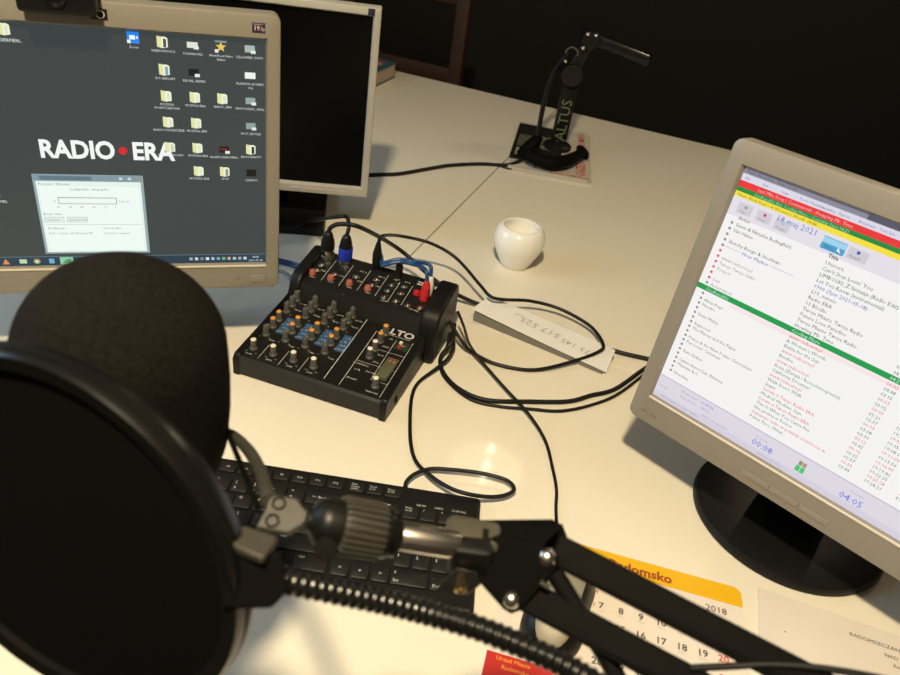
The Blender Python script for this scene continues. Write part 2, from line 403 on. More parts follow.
thumb(1, 3, 'EEF2F0', 'PLAKATA_KONIEC', 'maj', w=5.6, h=3.4, badge=False); thumb(2, 3, '93A8A4', 'KRYTYCZNY_CEGL..'); thumb(3, 3, '8CA29E', 'SPOT_EDYCJA')
thumb(4, 2, '15100F', 'ALARM_RADIOERA..'); D.rect(ic(CO[2]) - 4, ROWS[4] - 2, ic(CO[2]) + 3, ROWS[4] - 1, 'C02A2A', 5); thumb(5, 3, '0B0E0D', 'CZARNO', w=5.6, h=4.2, badge=False)
x, z = ic(CO[2]), ROWS[0] - 2
D.poly([(x + (5.6 if i % 2 == 0 else 2.4) * math.sin(math.pi * i / 5), z + (5.6 if i % 2 == 0 else 2.4) * math.cos(math.pi * i / 5)) for i in range(10)], 'E6C95A', 4)
D.rect(x - 6, z + 4.6, x + 6, z + 6.4, '8A9694', 4); D.rect(x - 6.2, z - 6, x - 2.8, z - 2.6, 'E8ECE9', 5); cap(x, ROWS[0] - 1, 'NewsFeed Video', 'Editor')
folder(X(-247.5), 262); D.text(X(-247.5), 250, 'TA_SIERPIEN..', 4.6, 'E6EAE8', 5, 'C')
D.rect(X(-286), 86, X(-281), 94, 'B9C2C0', 4); D.text(X(-283), 105, 'TPA', 4, 'E6EAE8', 5, 'C'); D.text(X(-283), 79, 'NOWE2', 4.2, 'E6EAE8', 5, 'C')
# task bar
D.rect(0, 0, S_, 11.6, '253C4B', 1); D.rect(0, 11.3, S_, 11.9, '6E8791', 2)
D.poly([(X(-293), 2.4), (X(-285.5), 2.4), (X(-289.2), 9.6)], 'D98A55', 3); D.rect(X(-275.5), 3.2, X(-268), 8.6, 'B9D6A9', 3)
D.disc(X(-257.5), 5.9, 3.6, '7DB56C', 3); D.disc(X(-257.5), 5.9, 1.6, 'E8ECE8', 4); D.poly([(X(-261), 6.6), (X(-254), 6.6), (X(-257.5), 9.6)], 'C9503E', 4)
D.rect(X(-245), 2.8, X(-239.5), 9, '6FA8CF', 3); D.rect(X(-233.5), 1, X(-219.5), 10.8, '8FC7A5', 2); D.poly([(X(-231), 2.5), (X(-222), 4), (X(-222), 9.5), (X(-228), 7)], '4F9B6C', 3)
for i, c in enumerate(('9DB0B5', 'C9D3D5', '7C8F96', 'DDE5E5', '9FC3D6', '8AA0A8', '5FBF84', 'D6A58F', 'B9C6C9', '9DB0B5', 'C9D3D5')):
    D.rect(X(-91 + i * 6.4), 4.2, X(-91 + i * 6.4) + 3.8, 8, c, 3)
D.text(X(-12.5), 6.4, '18:42', 3.8, 'E6EEF0', 4, 'C'); D.text(X(-12.5), 1.6, '2021-05-18', 3.6, 'E6EEF0', 4, 'C')
D.build('display', mL)
LIPGLINT = mat('pale_trim', (.62, .57, .47), .35)  # pale colour paints the bright highlight on the lower bezel lip
pbox(mL, PL, 'screen_lip_glint', .5, -2.3, S_ - .5, -.3, LIPGLINT, y0=-.0074, y1=-.004, ch=.0006)
pbox(mL, PL, 'power_button', X(-19.5), -25, X(-.5), -14.2, SILVER, y0=-.0074)
b = MB(PL @ Matrix.Rotation(math.pi / 2, 4, 'X')); b.lathe([(.0012, .0055), (.0010, .0066)], DGREY, T((.338 - .0345, -.0190, 0)), 12); b.build('power_light', mL)
st = pbox(mL, PL, 'warranty_sticker', X(-14), 277.6, X(-.6), 287.8, mat('sticker_navy', (0.03, 0.02, 0.07), 0.4), y0=-.0064, y1=-.0058, ch=.0002)
b = MB(); ptext(PL, b, X(-12.6), 280.2, '19', 6.5, mat('sticker_orange', (0.62, 0.40, 0.30), .5), y=-.0066, bold=.02); ptext(PL, b, X(-5.6), 280.2, '3y', 5, mat('sticker_pale', (0.7, 0.55, 0.5), .5), y=-.0066)
ptext(PL, b, X(-12.8), 285.6, 'WARRANTY', 1.8, MC['sticker_pale'], y=-.0066); b.build('sticker_print', st, smooth=0)
st = pbox(mL, PL, 'maker_badge', X(-168.5), 278.6, X(-152.5), 289, mat('badge_black', (0.012, 0.010, 0.010), 0.3), y0=-.0066, y1=-.0058, ch=.0003)
b = MB(PL @ T((X(-159) * .001, -.0068, .2838)) @ Matrix.Rotation(math.pi / 2, 4, 'X'))
b.loft([[(r * math.cos(a * .2618), r * math.sin(a * .2618), 0) for a in range(24)] for r in (.0030, .0042)], PRINT, cap=False); b.build('badge_emblem', st, smooth=0)
b = MB(); ptext(PL, b, X(-205), 281.5, 'hp L1906', 5.2, PRINTD, bold=.01); b.build('model_lettering', mL, smooth=0)

# webcam clipped on the left monitor
wm = PL @ T((X(-193) * .001, -.004, .2965))
w = thing('webcam', 'black clip-on webcam on the top edge of the left monitor', 'webcam', wm)
b = MB(wm); b.box((-.034, -.030, -.0105), (.034, .012, .022), BLACK, ch=.004); b.build('body', w)
b = MB(wm @ T((0, -.030, .006)) @ Matrix.Rotation(math.pi / 2, 4, 'X')); b.lathe([(.009, -.001), (.009, .003), (.006, .004), (.005, .002), (.0005, .002)], BLACKG, n=24); b.build('lens', w)
b = MB(wm); b.box((-.02, .012, -.004), (.02, .030, .004), BLACK, ch=.001); b.box((-.02, .024, -.05), (.02, .030, .002), BLACK, ch=.001); b.build('clip', w)

# --- second monitor, switched off
y2 = .1849; t2 = -.0296; W2 = .338; BRo = Vector((-.1766, 1.1647, .0719))
R2 = rotz(y2); P2o = T(BRo) @ R2 @ Matrix.Rotation(-t2, 4, 'X')
O2 = P2o @ Vector((-.0118 - W2, 0, .0168))
m2, P2 = monitor(O2, y2, t2, W2, .2703, (.0118, .0118, .0125, .0168), 'pale silver thin-framed monitor with a black switched-off screen', SILVERP, ('box', -.112, -.075, .112, .13), rad=.0015, depth=.045)
b = MB(P2); b.add([(0, .0012, 0), (W2, .0012, 0), (W2, .0012, .2703), (0, .0012, .2703)], [(0, 1, 2, 3)], SCREENOFF); b.build('display', m2, smooth=0)
for i in range(5): pbox(m2, P2, 'menu_button', 222 + i * 19, -11.2, 238 + i * 19, -6.8, SILVERP, y0=-.0068, ch=.0005)
pbox(m2, P2, 'warranty_sticker', 330, 271.8, 340, 281.5, mat('sticker_dark', (0.02, 0.02, 0.05), .4), y0=-.0064, y1=-.0058, ch=.0002)

# --- right monitor, playlist
yr = -.6928; tr = .1043
mR, PR = monitor(CAMP + (Vector((.2394, .6972, .091)) - CAMP) * .94, yr, tr, .338, .2703, (.018, .018, .0245, .0345), 'silver monitor at right showing a bright playlist', SILVER, ('disc', .105, 0, 0), rad=.009, k=.94, ctr=(.408, .625))
D = Disp(PR, .0012); WW = 338
D.rect(0, 0, WW, 270.3, 'EDE9EC', 0)
D.rect(0, 264, WW, 270.3, '5A5968', 1); D.rect(0, 264, 120, 268.5, '8C8A98', 2)
D.text(3, 265.4, 'Playlist Automation - Radio On Air', 3.6, '40404E', 3)
D.rect(0, 257, WW, 264, 'DAD8E6', 1)
for i, q in enumerate(('File', 'Edit', 'View', 'Tools / Database', 'Scheduling', 'Playout', 'Broadcast', 'Text Info', 'Options', 'Help')):
    D.text(4 + i * 18.5, 259, q, 3.6, '77768C', 3)
D.rect(0, 250.6, WW, 257, 'E93338', 1); D.text(20, 252.2, 'Last Mile Song | Commercial - Shopping Mr. Time', 4.6, 'F6B9B9', 3)
D.rect(0, 246.2, WW, 250.6, '1B8A3E', 1); D.text(18, 246.9, 'OneRepublic Era: Cooling More - Counting Stars 04:21', 4.2, 'A9DDB6', 3)
D.rect(0, 241, WW, 246.2, 'F4DE3E', 1); D.text(3, 242, 'Next: Alicia Keys - A Woman\'s Worth 04:48', 4.4, '80762A', 3)
D.rect(0, 222, WW, 241, 'E3DEE6', 1)
for x0, z0, q, c in ((8, 226, 'Play', '7FA66B'), (28, 226, 'Stop', 'D0333A'), (47, 225, 'Pause', 'BDB9C2')):
    D.rect(x0, z0, x0 + 15, z0 + 11, 'CFCBD6', 2); D.disc(x0 + 8, z0 + 7.6, 1.5, c, 3); D.text(x0 + 3, z0 + 1.3, q, 4, '8C8996', 3)
D.text(47, 233.6, '18 maj 2021', 8.2, '6B78CF', 3)
D.rect(94, 225.5, 116, 237.5, '4AA0CB', 2); D.rect(94, 231.5, 116, 236.8, '9DD3EC', 3); D.text(97, 227, 'Auto', 5, '2E6E96', 4); D.poly([(109, 228.5), (113, 227), (109.8, 232)], 'F5F9FB', 4)
D.rect(118, 226, 136, 237, 'CFCBD6', 2); D.disc(127, 234, 1.6, '4450B0', 3); D.text(120.5, 227.6, 'Insert', 4.4, '77748A', 3)
D.rect(0, 27.5, WW, 222, 'F2F1F0', 1)
D.text(13, 220.2, 'Artist', 5.2, '2A2A2A', 3, bold=.015); D.text(104.5, 220.2, 'Title', 5.2, '2A2A2A', 3, bold=.02)
rp = 6.13
RED_ = 'E0525C'; GRY = '5C5C60'; DK = '3A5843'
titles = ['Unicorn', 'Can\'t Stop Lovin\' You', 'LIMBOSKI_Z fantazja (Radio Edit)', 'Let You Know (instrumental)', '1900 (7pm 2021-05-18)', '219_minelo', 'Radio ERA', '13 Blocks', 'Twoje Miasto Twoje Radio', 'Future Love Paradise', 'Twoje Miasto Twoje Radio', 'Howling Mr. Time']
for i, q in enumerate(titles):
    z = 213.2 - i * rp
    D.text(104.8, z, q, 5.3, '3E44B4' if i == 4 else (DK if i < 4 else GRY), 3, bold=.012 if i == 4 else .004)
arts = ['Gavin & Natasha Bedingfield', 'Van Halen', '', 'Sketchy Bongo & Steelman', 'H', '', 'www.radioera.pl', 'Twoje Twoje radio', 'Project', '', 'Seal', 'Automation']
for i, q in enumerate(arts):
    z = 213.2 - i * rp
    if q == 'H':
        D.text(30, z, 'Hour Marker', 5.3, '4048B8', 3, bold=.012); D.rect(10, z + 1.6, 28, z + 2, '8A8FC0', 3); D.rect(61, z + 1.6, 84, z + 2, '8A8FC0', 3)
    elif q: D.text(12.8, z, q, 5.1, DK if i < 5 else 'A3898B', 3)
    D.disc(8.6, z + 1.8, 1.5, 'E05560' if 5 <= i <= 10 else '8D8F96', 3, 10)
D.rect(0, 138.6, WW, 144.4, '189A4C', 2); D.text(10, 139.7, 'OneRepublic', 5, 'BEE8C9', 4, bold=.01); D.text(105, 139.7, 'Cooling More', 5, 'D5F2DC', 4, bold=.01); D.text(199, 139.7, '04:21  19:36:55', 5, 'D5F2DC', 4)
D.rect(40, 133.2, WW, 137.4, 'F7E3E3', 2)
t2_ = ['rwww.radioera.pl', 'gA Woman\'s Worth', 'gBattle for the Sun', 'rwww.radioera.pl', 'gBonfire', 'rwww.radioera.pl', 'gRoza (Zaraza i Rossolunespieme)', 'gCalifornia Dreamin\'', 'rwww.radioera.pl', 'gWalk Don\'t Walk', 'gSugar', 'rSerwis z Twoje Radio ERA', 'gMedical Machine Gun', 'rSerwis z Twoje Radio ERA', 'gThis Is What You Came For', 'gNie probuj w Polsce', 'rnajlepsze radio w polskim internecie w', 'gPoker Face, What..']
a2_ = ['', 'Alicia Keys', 'Placebo', '', 'Katie Melua', '', 'Raymond', 'The Mamas and the Papas', '', 'Prince & the New Power Generation', 'Fun Lovin\' Criminals', '', 'Kate Shaker', '', 'Calvin Harris feat. Rihanna', 'Maanam & C', '', 'Novelina']
tms = ['00:03', '04:48', '03:15', '00:03', '03:02', '00:03', '05:21', '02:37', '00:03', '03:08', '03:30', '00:12', '03:42', '00:12', '03:32', '02:57', '00:33', '03:44']
for i, q in enumerate(t2_):
    z = 133.4 - i * 5.72; c = RED_ if q[0] == 'r' else '4E7A60'
    D.text(104.8, z, q[1:], 5.0, c, 3, bold=.004)
    D.text(13, z, a2_[i], 4.9, '66706B', 3); D.disc(9, z + 1.7, 1.4, '85878E', 3, 10)
    D.text(199, z, tms[i], 4.9, c, 3); s = 2360 + i * 173; D.text(224, z, '19:%02d:%02d' % (s // 60 % 60, s % 60), 4.9, c, 3)
    D.text(254, z, 'F:\\A_MUZYKA' if q[0] == 'g' else '1_JINGLE_RADIO', 4.7, c if q[0] == 'r' else '77787C', 3)
for i in range(12):
    z = 213.2 - i * rp; D.text(199, z, '0%d:%02d' % (2 + i % 3, 7 + i * 4), 4.9, GRY, 3); D.text(224, z, '19:0%d:%02d' % (i % 9, 5 + i * 4), 4.9, GRY, 3); D.text(254, z, 'F:\\A_MUZYKA', 4.7, '77787C', 3)
D.rect(0, 0, WW, 27.5, 'DCD6E2', 1); D.rect(0, 27, WW, 28, 'B6B1C0', 2); D.rect(0, 0, WW, 7, 'D3CEDC', 2)
D.text(30, 20.5, 'Koniec listy', 4, '9A96AC', 3); D.text(53, 20.5, '19:45:54', 4.6, '7080D6', 3); D.text(30, 14.4, 'Czas utworu', 4, '9A96AC', 3); D.text(56, 14.4, '00:01', 4.6, '7080D6', 3)
D.text(3, 14, 'On Air', 4, 'A8A2B8', 3); D.text(10, 3, 'Baza muzyczna  Lista  Serwis', 4, '9893A6', 3); D.text(60, 7.5, 'Status 18 maj 2021', 4, 'A09BB0', 3)
D.text(120, 19, 'Do konca', 3.4, 'A39FB2', 3); D.text(118, 9.4, '00:08', 10.4, '6474DE', 3)
D.rect(167.5, 16, 171, 21, '9A8A6A', 3); D.rect(171.7, 16, 175.2, 21, 'A08F72', 3); D.rect(166.5, 8.6, 170.7, 15.2, '43C46A', 3); D.rect(171.5, 8.6, 175.5, 15.2, '43C46A', 3)
D.text(219, 19, 'Pozostalo', 3.4, 'A39FB2', 3); D.text(212, 8.2, '04:05', 10.4, '6474DE', 3); D.text(128, 2.6, 'Automat wlaczony', 3.6, 'A09BB0', 3)
D.build('display', mR)
pbox(mR, PR, 'screen_lip_glint', .5, -2.2, 337.5, -.3, LIPGLINT, y0=-.0074, y1=-.004, ch=.0006)  # painted highlight line, same as on the left monitor
b = MB(); ptext(PR, b, -3, -22.5, 'HP L1706', 5.0, DGREY); b.build('model_lettering', mR, smooth=0)
for i in range(3): pbox(mR, PR, 'menu_button', 124 + i * 31.6, -25.0, 155.2 + i * 31.6, -18.2, SILVER, y0=-.0074, ch=.0012)

# ------------------------------------------------------------------ mixer
MO = Vector((-.2592, .7255, 0)); MY = -.2287; MX = T(MO) @ rotz(MY)
mx = thing('audio_mixer', 'small black audio mixer with rows of knobs and cables plugged in', 'audio mixer', MX @ T((.1, .11, 0)))
W_ = .203
def pz(y): return .0285 + .1 * y                      # control panel height
def jz(y): return .0375 + .19 * y                     # jack panel height
b = MB(MX)
prof = [(.0, .004), (.0, .0255), (.003, .0285), (.136, pz(.136)), (.146, .0635), (.149, jz(.149) - .001), (.219, jz(.219)), (.224, .072), (.224, .004)]
b.loft([[(x, y, z) for y, z in prof] for x in (.008, W_ - .008)], PANEL)
PT = PRINT
def ln(x0, y0, x1, y1, w=.0006, f=pz, m=None):
    d = Vector((x1 - x0, y1 - y0)).normalized(); n = Vector((-d.y, d.x)) * w / 2; e = .0003
    b.add([(x0 + n.x, y0 + n.y, f(y0) + e), (x0 - n.x, y0 - n.y, f(y0) + e), (x1 - n.x, y1 - n.y, f(y1) + e), (x1 + n.x, y1 + n.y, f(y1) + e)], [(0, 1, 2, 3)], m or PT)
def ptx(x, y, s, size, f=pz, m=None, al='C', bold=0.0, sl=.1):
    b.text(s, size, m or PT, T((x, y, f(y) + .0004)) @ Matrix.Rotation(math.atan(sl), 4, 'X'), al, bold, 1)
def blk(x0, y0, x1, y1, m, f=pz, e=.0002):
    b.add([(x0, y0, f(y0) + e), (x1, y0, f(y0) + e), (x1, y1, f(y1) + e), (x0, y1, f(y1) + e)], [(0, 1, 2, 3)], m)
CXS = (.0163, .0436, .0712, .0984)
KY = (.0205, .051, .0685, .084, .1045, .1195, .1325)
for i, cx in enumerate(CXS):
    blk(cx + .0075, .060, cx + .0215, .0945, BLUEB)
    for k in range(4):
        ptx(cx + .0145, .0635 + k * .008, ('-15 +15', 'AUX', 'FX', 'L  R')[k], .0034, bold=.01)
    for y in KY[1:]: ptx(cx - .006, y - .007, '0', .003); ptx(cx + .0075, y - .006, '10', .003)
    ptx(cx, .0085, 'LEVEL', .0034); ptx(cx - .006, .0125, '-oo', .003); ptx(cx + .007, .0125, '10', .003)
    if i: ln(cx - .0135, .006, cx - .0135, .035)
    for y, q in ((.112, 'HIGH'), (.127, 'LOW'), (.0425, 'PAN')): ptx(cx + .0125, y, q, .0036)
ln(.1185, .008, .1185, .136, .0009); ln(.008, .1365, W_ - .008, .1365, .0005, m=PRINTD)
b.text('ALTO', .0165, PT, T((.1890, .1222, pz(.1222) + .0004)) @ Matrix.Rotation(math.atan(.1), 4, 'X'), 'R', .03, 2, 1.06); ln(.153, .1195, .187, .1195, .0008)
ln(.1395, .006, .1395, .119, .0007); ln(.192, .006, .192, .117, .0006); ln(.1395, .0555, .192, .0555, .0006); ln(.1395, .086, .192, .086, .0006); ln(.1395, .119, .153, .119, .0006)
ln(.1700, .030, .1700, .113, .0006); ln(.1700, .030, .192, .030, .0005)
ptx(.148, .049, 'CONTROL', .0045); ptx(.148, .038, '2TR', .0045); ptx(.166, .040, 'PHONES', .004); ptx(.148, .021, 'ZMX862', .0038); ptx(.180, .0085, 'MAIN MIX', .0036)
for y, q in ((.110, 'FX'), (.093, 'SEND'), (.075, 'AUX'), (.060, 'RTN')): ptx(.163, y, q, .004)
blk(.172, .096, .190, .114, mat('meter_patch', (.02, .035, .015), .4)); ptx(.181, .104, '+48V', .004)
# jack panel print
for x in (.012, .0385, .065, .0915, .118): ln(x, .158, x, .205, .0006, jz)
for x in (.138, .157, .194): ln(x, .155, x, .198, .0006, jz)
ptx(.160, .2035, 'ZMX862', .0095, jz, al='L', bold=.025, sl=.19)
for i in range(4): ptx(CXS[i] + .008, .159, 'GAIN', .0034, jz, sl=.19); ptx(CXS[i] + .016, .176, 'LINE', .0036, jz, sl=.19); ptx(CXS[i] + .012, .196, 'MIC %d' % (i + 1), .004, jz, sl=.19)
ptx(.176, .1515, 'PHONES', .0036, jz, sl=.19); ptx(.134, .1525, 'STEREO', .0034, jz, sl=.19); ptx(.148, .200, 'AUX', .004, jz, sl=.19)
b.build('chassis', mx, smooth=25)
# side cheeks and the end blocks of the jack panel
def cheek(x0, x1, o0, o1):
    c = MB(MX); pr = [(-.001, 0), (-.002, .024), (.003, .0305), (.128, .045), (.150, .050), (.150, 0)]
    c.loft([[(x0, y, z) for y, z in pr], [(x1, y, z) for y, z in pr]], BLACK); c.build('side_cheek', mx, smooth=40, bevel=.0018)
    c = MB(MX); pr = [(.134, .004), (.136, .046), (.143, .0650), (.151, .0735), (.160, .0765), (.214, .0865), (.224, .083), (.2295, .072), (.231, .004)]
    c.loft([[(o0, y, z) for y, z in pr], [(o1, y, z) for y, z in pr]], BLACK); c.build('end_block', mx, smooth=40, bevel=.004, seg=3)
cheek(-.0005, .0085, -.001, .0155); cheek(W_ - .0085, W_ + .001, W_ - .0135, W_ + .0125)
# knobs (mesh shared)
def knobmesh(top):
    k = MB(); k.lathe([(.0052, 0), (.0050, .0022), (.0041, .0030), (.0037, .0128), (.0034, .0136)], KGREY, n=16, cap=True)
    k.lathe([(.00355, .0122), (.00345, .0143), (.0028, .0150), (.0002, .0151)], top, n=16)
    k.box((-.0004, .0020, .015), (.0004, .0036, .01525), PRINT if top is KGREY else KGREY)
    return k.build('knob', mx)
def place(o, x, y, f, rz=0.0):
    o.matrix_local = T((x - .1, y - .11, f(y))) @ rotz(rz)
protos = {}
def knob(top, x, y, f=pz):
    if top not in protos: protos[top] = knobmesh(top); o = protos[top]; o.data.transform(RM[mx])
    else: o = protos[top].copy(); COL.objects.link(o); o.parent = mx
    place(o, x, y, f, random.uniform(-.9, .9)); return o
for cx in CXS:
    for k, y in enumerate(KY): knob((WCAP, KGREY, ORANGE, ORANGE, KGREY, KGREY, KGREY)[k], cx, y)
for top, y in ((ORANGE, .118), (ORANGE, .101), (WCAP, .083), (WCAP, .067)): knob(top, .1522, y)
knob(WCAP, .180, .0205)
gk = None
for cx in CXS:
    if gk is None:
        k = MB(); k.lathe([(.0050, 0), (.0046, .003), (.0040, .0055), (.0037, .006), (.0003, .0061)], REDK, n=16); gk = k.build('gain_knob', mx); gk.data.transform(RM[mx]); o = gk
    else: o = gk.copy(); COL.objects.link(o); o.parent = mx
    place(o, cx + .0055, .166, jz)
jk = None
for x, y in ((.0245, .1745), (.079, .183), (.106, .176), (.1065, .189), (.1305, .160), (.130, .174), (.1302, .187), (.1313, .2015), (.148, .159), (.1480, .176), (.147, .1905), (.1655, .1575), (.182, .159), (.0500, .176), (.0250, .186)):
    if jk is None:
        k = MB(); k.lathe([(.0050, 0), (.0050, .0014), (.0040, .0022), (.0026, .0022), (.0024, .0006), (.0002, .0005)], NICKEL, n=18); jk = k.build('socket', mx); jk.data.transform(RM[mx]); o = jk
    else: o = jk.copy(); COL.objects.link(o); o.parent = mx
    place(o, x, y, jz)
k = MB(MX); k.lathe([(.0045, 0), (.0040, .005), (.0002, .0055)], RED, T((.1675, .184, jz(.184))), 14); k.build('send_knob', mx)
for x, y, mm in ((.178, .109, WHITEP), (.179, .101, RED)):
    k = MB(MX); k.box((x - .0022, y - .0022, pz(y)), (x + .0022, y + .0022, pz(y) + .003), mm, ch=.0005); k.build('push_button', mx)
k = MB(MX); k.box((.1735, .034, pz(.034)), (.1885, .0775, pz(.0775) + .0012), mat('meter_bezel', (.10, .105, .06), .35), ch=.0005)
for i in range(9):
    y = .038 + i * .0043
    for x in (.1775, .1830): k.box((x, y, pz(y) + .0008), (x + .0026, y + .002, pz(y) + .0022), GREENP if i < 6 else (ORANGE if i < 8 else RED))
k.build('level_meter', mx)
k = MB(MX)
k.box((W_ + .0005, .03, .008), (W_ + .002, .035, .016), BLACKM); k.box((W_ + .0005, .118, .02), (W_ + .002, .128, .024), BLACKM); k.build('vent_slot', mx)

# ------------------------------------------------------------------ plugs and cables
def mloc(x, y, z): return MX @ Vector((x, y, z))
def cable(name, label, pts, r, m=CABLE, sub=8, parent=None, group=None, flat=None):
    p = spline(pts, sub); b = MB(); b.tube(p, r, m, 10, flat=flat)
    if parent: return b.build('cord', parent, smooth=60)
    c = sum(p, Vector()) / len(p); c.z = min(q.z for q in p) - r
    return solo(b, name, label, 'cable', c, group, smooth=60)
def thingc(name, label, p): return thing(name, label, 'cable', T(p))
# black XLR
p0 = mloc(.0245, .205, jz(.205))
xl = thingc('microphone_cable', 'thick black cable with silver-tipped plug leftmost on the mixer', p0)
tilt_ = Vector((.02, -.10, 1)).normalized()
def plug(parent, p, prof, axis=tilt_):
    for nm, m, pr in prof:
        b = MB(frame_z(p, axis)); b.lathe(pr, m, n=24); b.build(nm, parent, smooth=50)
def frame_z(p, z):
    z = Vector(z).normalized(); x = Vector((1, 0, 0)); x = (x - z * x.dot(z)).normalized(); y = z.cross(x)
    m = Matrix((x, y, z)).transposed().to_4x4(); m.translation = p; return m
plug(xl, p0, [('metal_shell', NICKEL, [(.0092, 0), (.0092, .006), (.0086, .0065), (.0086, .009), (.0092, .0095), (.0092, .017)]), ('boot', BLACK, [(.0095, .017), (.0098, .023), (.0088, .031), (.0062, .040), (.0045, .043), (.0025, .044)])])
e = p0 + tilt_ * .042
cable('', '', [e, e + Vector((.003, .002, .008)), e + Vector((.016, .004, .014)), e + Vector((.045, .006, .012)), onz(400, 250, .055), onz(440, 284, .03), onz(478, 304, .0075), onz(520, 315, .0045), onz(570, 335, .0045), onz(615, 351, .004), onz(648, 359, .004), onz(700, 372, .004)], .0032, parent=xl)
# blue XLR
p0 = mloc(.0515, .2055, jz(.2055))
xb = thingc('microphone_cable', 'black cable whose mixer plug has a bright blue collar', p0)
plug(xb, p0, [('metal_shell', NICKEL, [(.0088, 0), (.0088, .008)]), ('blue_collar', BLUEP, [(.0098, .008), (.0100, .011), (.0100, .026), (.0094, .027)]), ('boot', BLACK, [(.0090, .027), (.0082, .034), (.0062, .042), (.0045, .045), (.0025, .046)])])
e = p0 + tilt_ * .044
cable('', '', [e, e + Vector((.001, .006, .012)), e + Vector((-.006, .022, .018)), e + Vector((-.025, .036, .008)), onz(310, 221, .03), onz(295, 226, .0225), onz(262, 230, .022), onz(220, 236, .0225), onz(180, 242, .0225)], .0028, parent=xb)
# jack with looping cable
p0 = mloc(.0955, .2135, jz(.2135))
jc = thingc('jack_cable', 'thin black jack cable looping over the white folded paper', p0)
plug(jc, p0, [('boot', BLACK, [(.0060, 0), (.0062, .012), (.0066, .018), (.0066, .024), (.0052, .030), (.0034, .040), (.0022, .042)])])
e = p0 + tilt_ * .041
cable('', '', [e, e + Vector((.004, .005, .009)), onz(400, 236, .075), onz(430, 243, .062), onz(456, 258, .045), onz(480, 285, .036), onz(490, 296, .034), onz(502, 299.5, .029), onz(530, 301, .023), onz(560, 309, .018), onz(590, 326, .014), onz(603, 344, .012), onz(598, 352, .011), onz(571, 362, .008), onz(533, 370, .0035), onz(496, 364, .0035), onz(472, 352, .006), onz(461, 340, .02), mloc(.212, .205, .035)], .0026, parent=jc)
# blue cinch lead
p0 = mloc(.1805, .1765, jz(.1765))
rc = thingc('audio_lead', 'blue twin audio lead with red and white plugs', p0)
ax = Vector((.06, .05, 1)).normalized()
for q, mm, nm in ((p0, RED, 'red_plug'), (mloc(.1815, .188, jz(.188)), WHITEP, 'white_plug')):
    b = MB(frame_z(q, ax)); b.lathe([(.0056, 0), (.0062, .002), (.0066, .012), (.0058, .018), (.0060, .019), (.0051, .021), (.0053, .0225), (.0044, .0245), (.0046, .026), (.0030, .0295)], mm, n=18); b.build(nm, rc, smooth=50)
    e = q + ax * .028
    dz = Vector((0, .004, .002)) if mm is WHITEP else Vector()
    cable('', '', [e, e + Vector((-.004, .006, .014)), onz(414, 264.5, .100) + dz, onz(398, 262, .101) + dz, onz(383, 265, .093) + dz, mloc(.093, .231, .088) + dz * .5, mloc(.078, .242, .055) + dz, mloc(.05, .250, .012) + dz, onz(300, 268, .004) + dz, onz(281, 262.5, .004) + dz, onz(255, 257, .004) + dz, onz(215, 250, .004) + dz], .0027, BLUEC, parent=rc)
# small straight jack
p0 = mloc(.1315, .2075, jz(.2075))
b = MB(frame_z(p0, tilt_)); b.lathe([(.0052, 0), (.0052, .018), (.0046, .0195), (.0003, .0195)], BLACK, n=18)
solo(b, 'jack_plug', 'short black jack plug standing in the mixer right of the loop cable', 'plug', p0)
# cables leaving the back right of the mixer
sh = mloc(.2165, .196, .012)
cable('power_cable', 'thick black cable from the mixer curving under the right monitor', [mloc(.2215, .205, .03), onz(452, 341, .02), onz(441, 357, .0038), onz(443, 372, .0032), onz(458.4, 388.6, .0032), onz(485.7, 400, .0032), onz(526.6, 401.6, .0032), onz(567.5, 401.5, .0032), onz(591, 395.4, .0032), onz(615, 389, .0032), onz(644, 369, .0032), onz(680, 345, .0032)], .0030)
cable('signal_cable', 'black cable running just below the thick one towards the right monitor', [mloc(.2215, .19, .024), onz(447, 346, .016), onz(440, 362, .0032), onz(446, 379, .0026), onz(470, 399, .0026), onz(500, 406.5, .0026), onz(530, 409, .0026), onz(560.6, 411, .0026), onz(591, 405, .0026), onz(618, 394, .0026), onz(648, 372, .0026), onz(684, 349, .0026)], .0021)
cable('mouse_cable', 'thin black cable meandering from mixer down to the mouse', [mloc(.2215, .215, .045), onz(464, 327, .035), onz(470, 345, .02), onz(485, 365, .0085), onz(505, 388, .007), onz(528, 413, .0075), onz(545, 440, .004), onz(553, 470, .0022), onz(556.5, 490, .0022), onz(556, 510, .0022), onz(558, 540, .0022), onz(563, 556, .0022), onz(568, 566, .010)], .0019)
cable('keyboard_cable', 'black cable coiling in a loop behind the keyboard', [mloc(.2215, .18, .018), onz(454, 345, .011), onz(448, 358, .0095), onz(437, 368, .006), onz(419, 382, .0025), onz(412, 396, .0023), onz(410, 420, .0023), onz(411, 445, .0023), onz(417, 463, .004), onz(432, 477, .012), onz(450, 488, .0165), onz(468, 494, .018), onz(490, 497, .012), onz(506, 495, .010), onz(514, 489, .010), onz(506, 480, .010), onz(480, 473, .010), onz(450, 469.5, .010), onz(430, 469, .009), onz(415, 474, .009), onz(407, 481, .008), onz(405, 487, .0075)], .0023)
cable('grey_cable', 'pale grey cable on the desk behind the left monitor', [onz(225, 262, .003), onz(262, 266, .003), onz(283, 272, .003), onz(292, 281, .003), onz(300, 292, .003)], .0026, CABLEG)

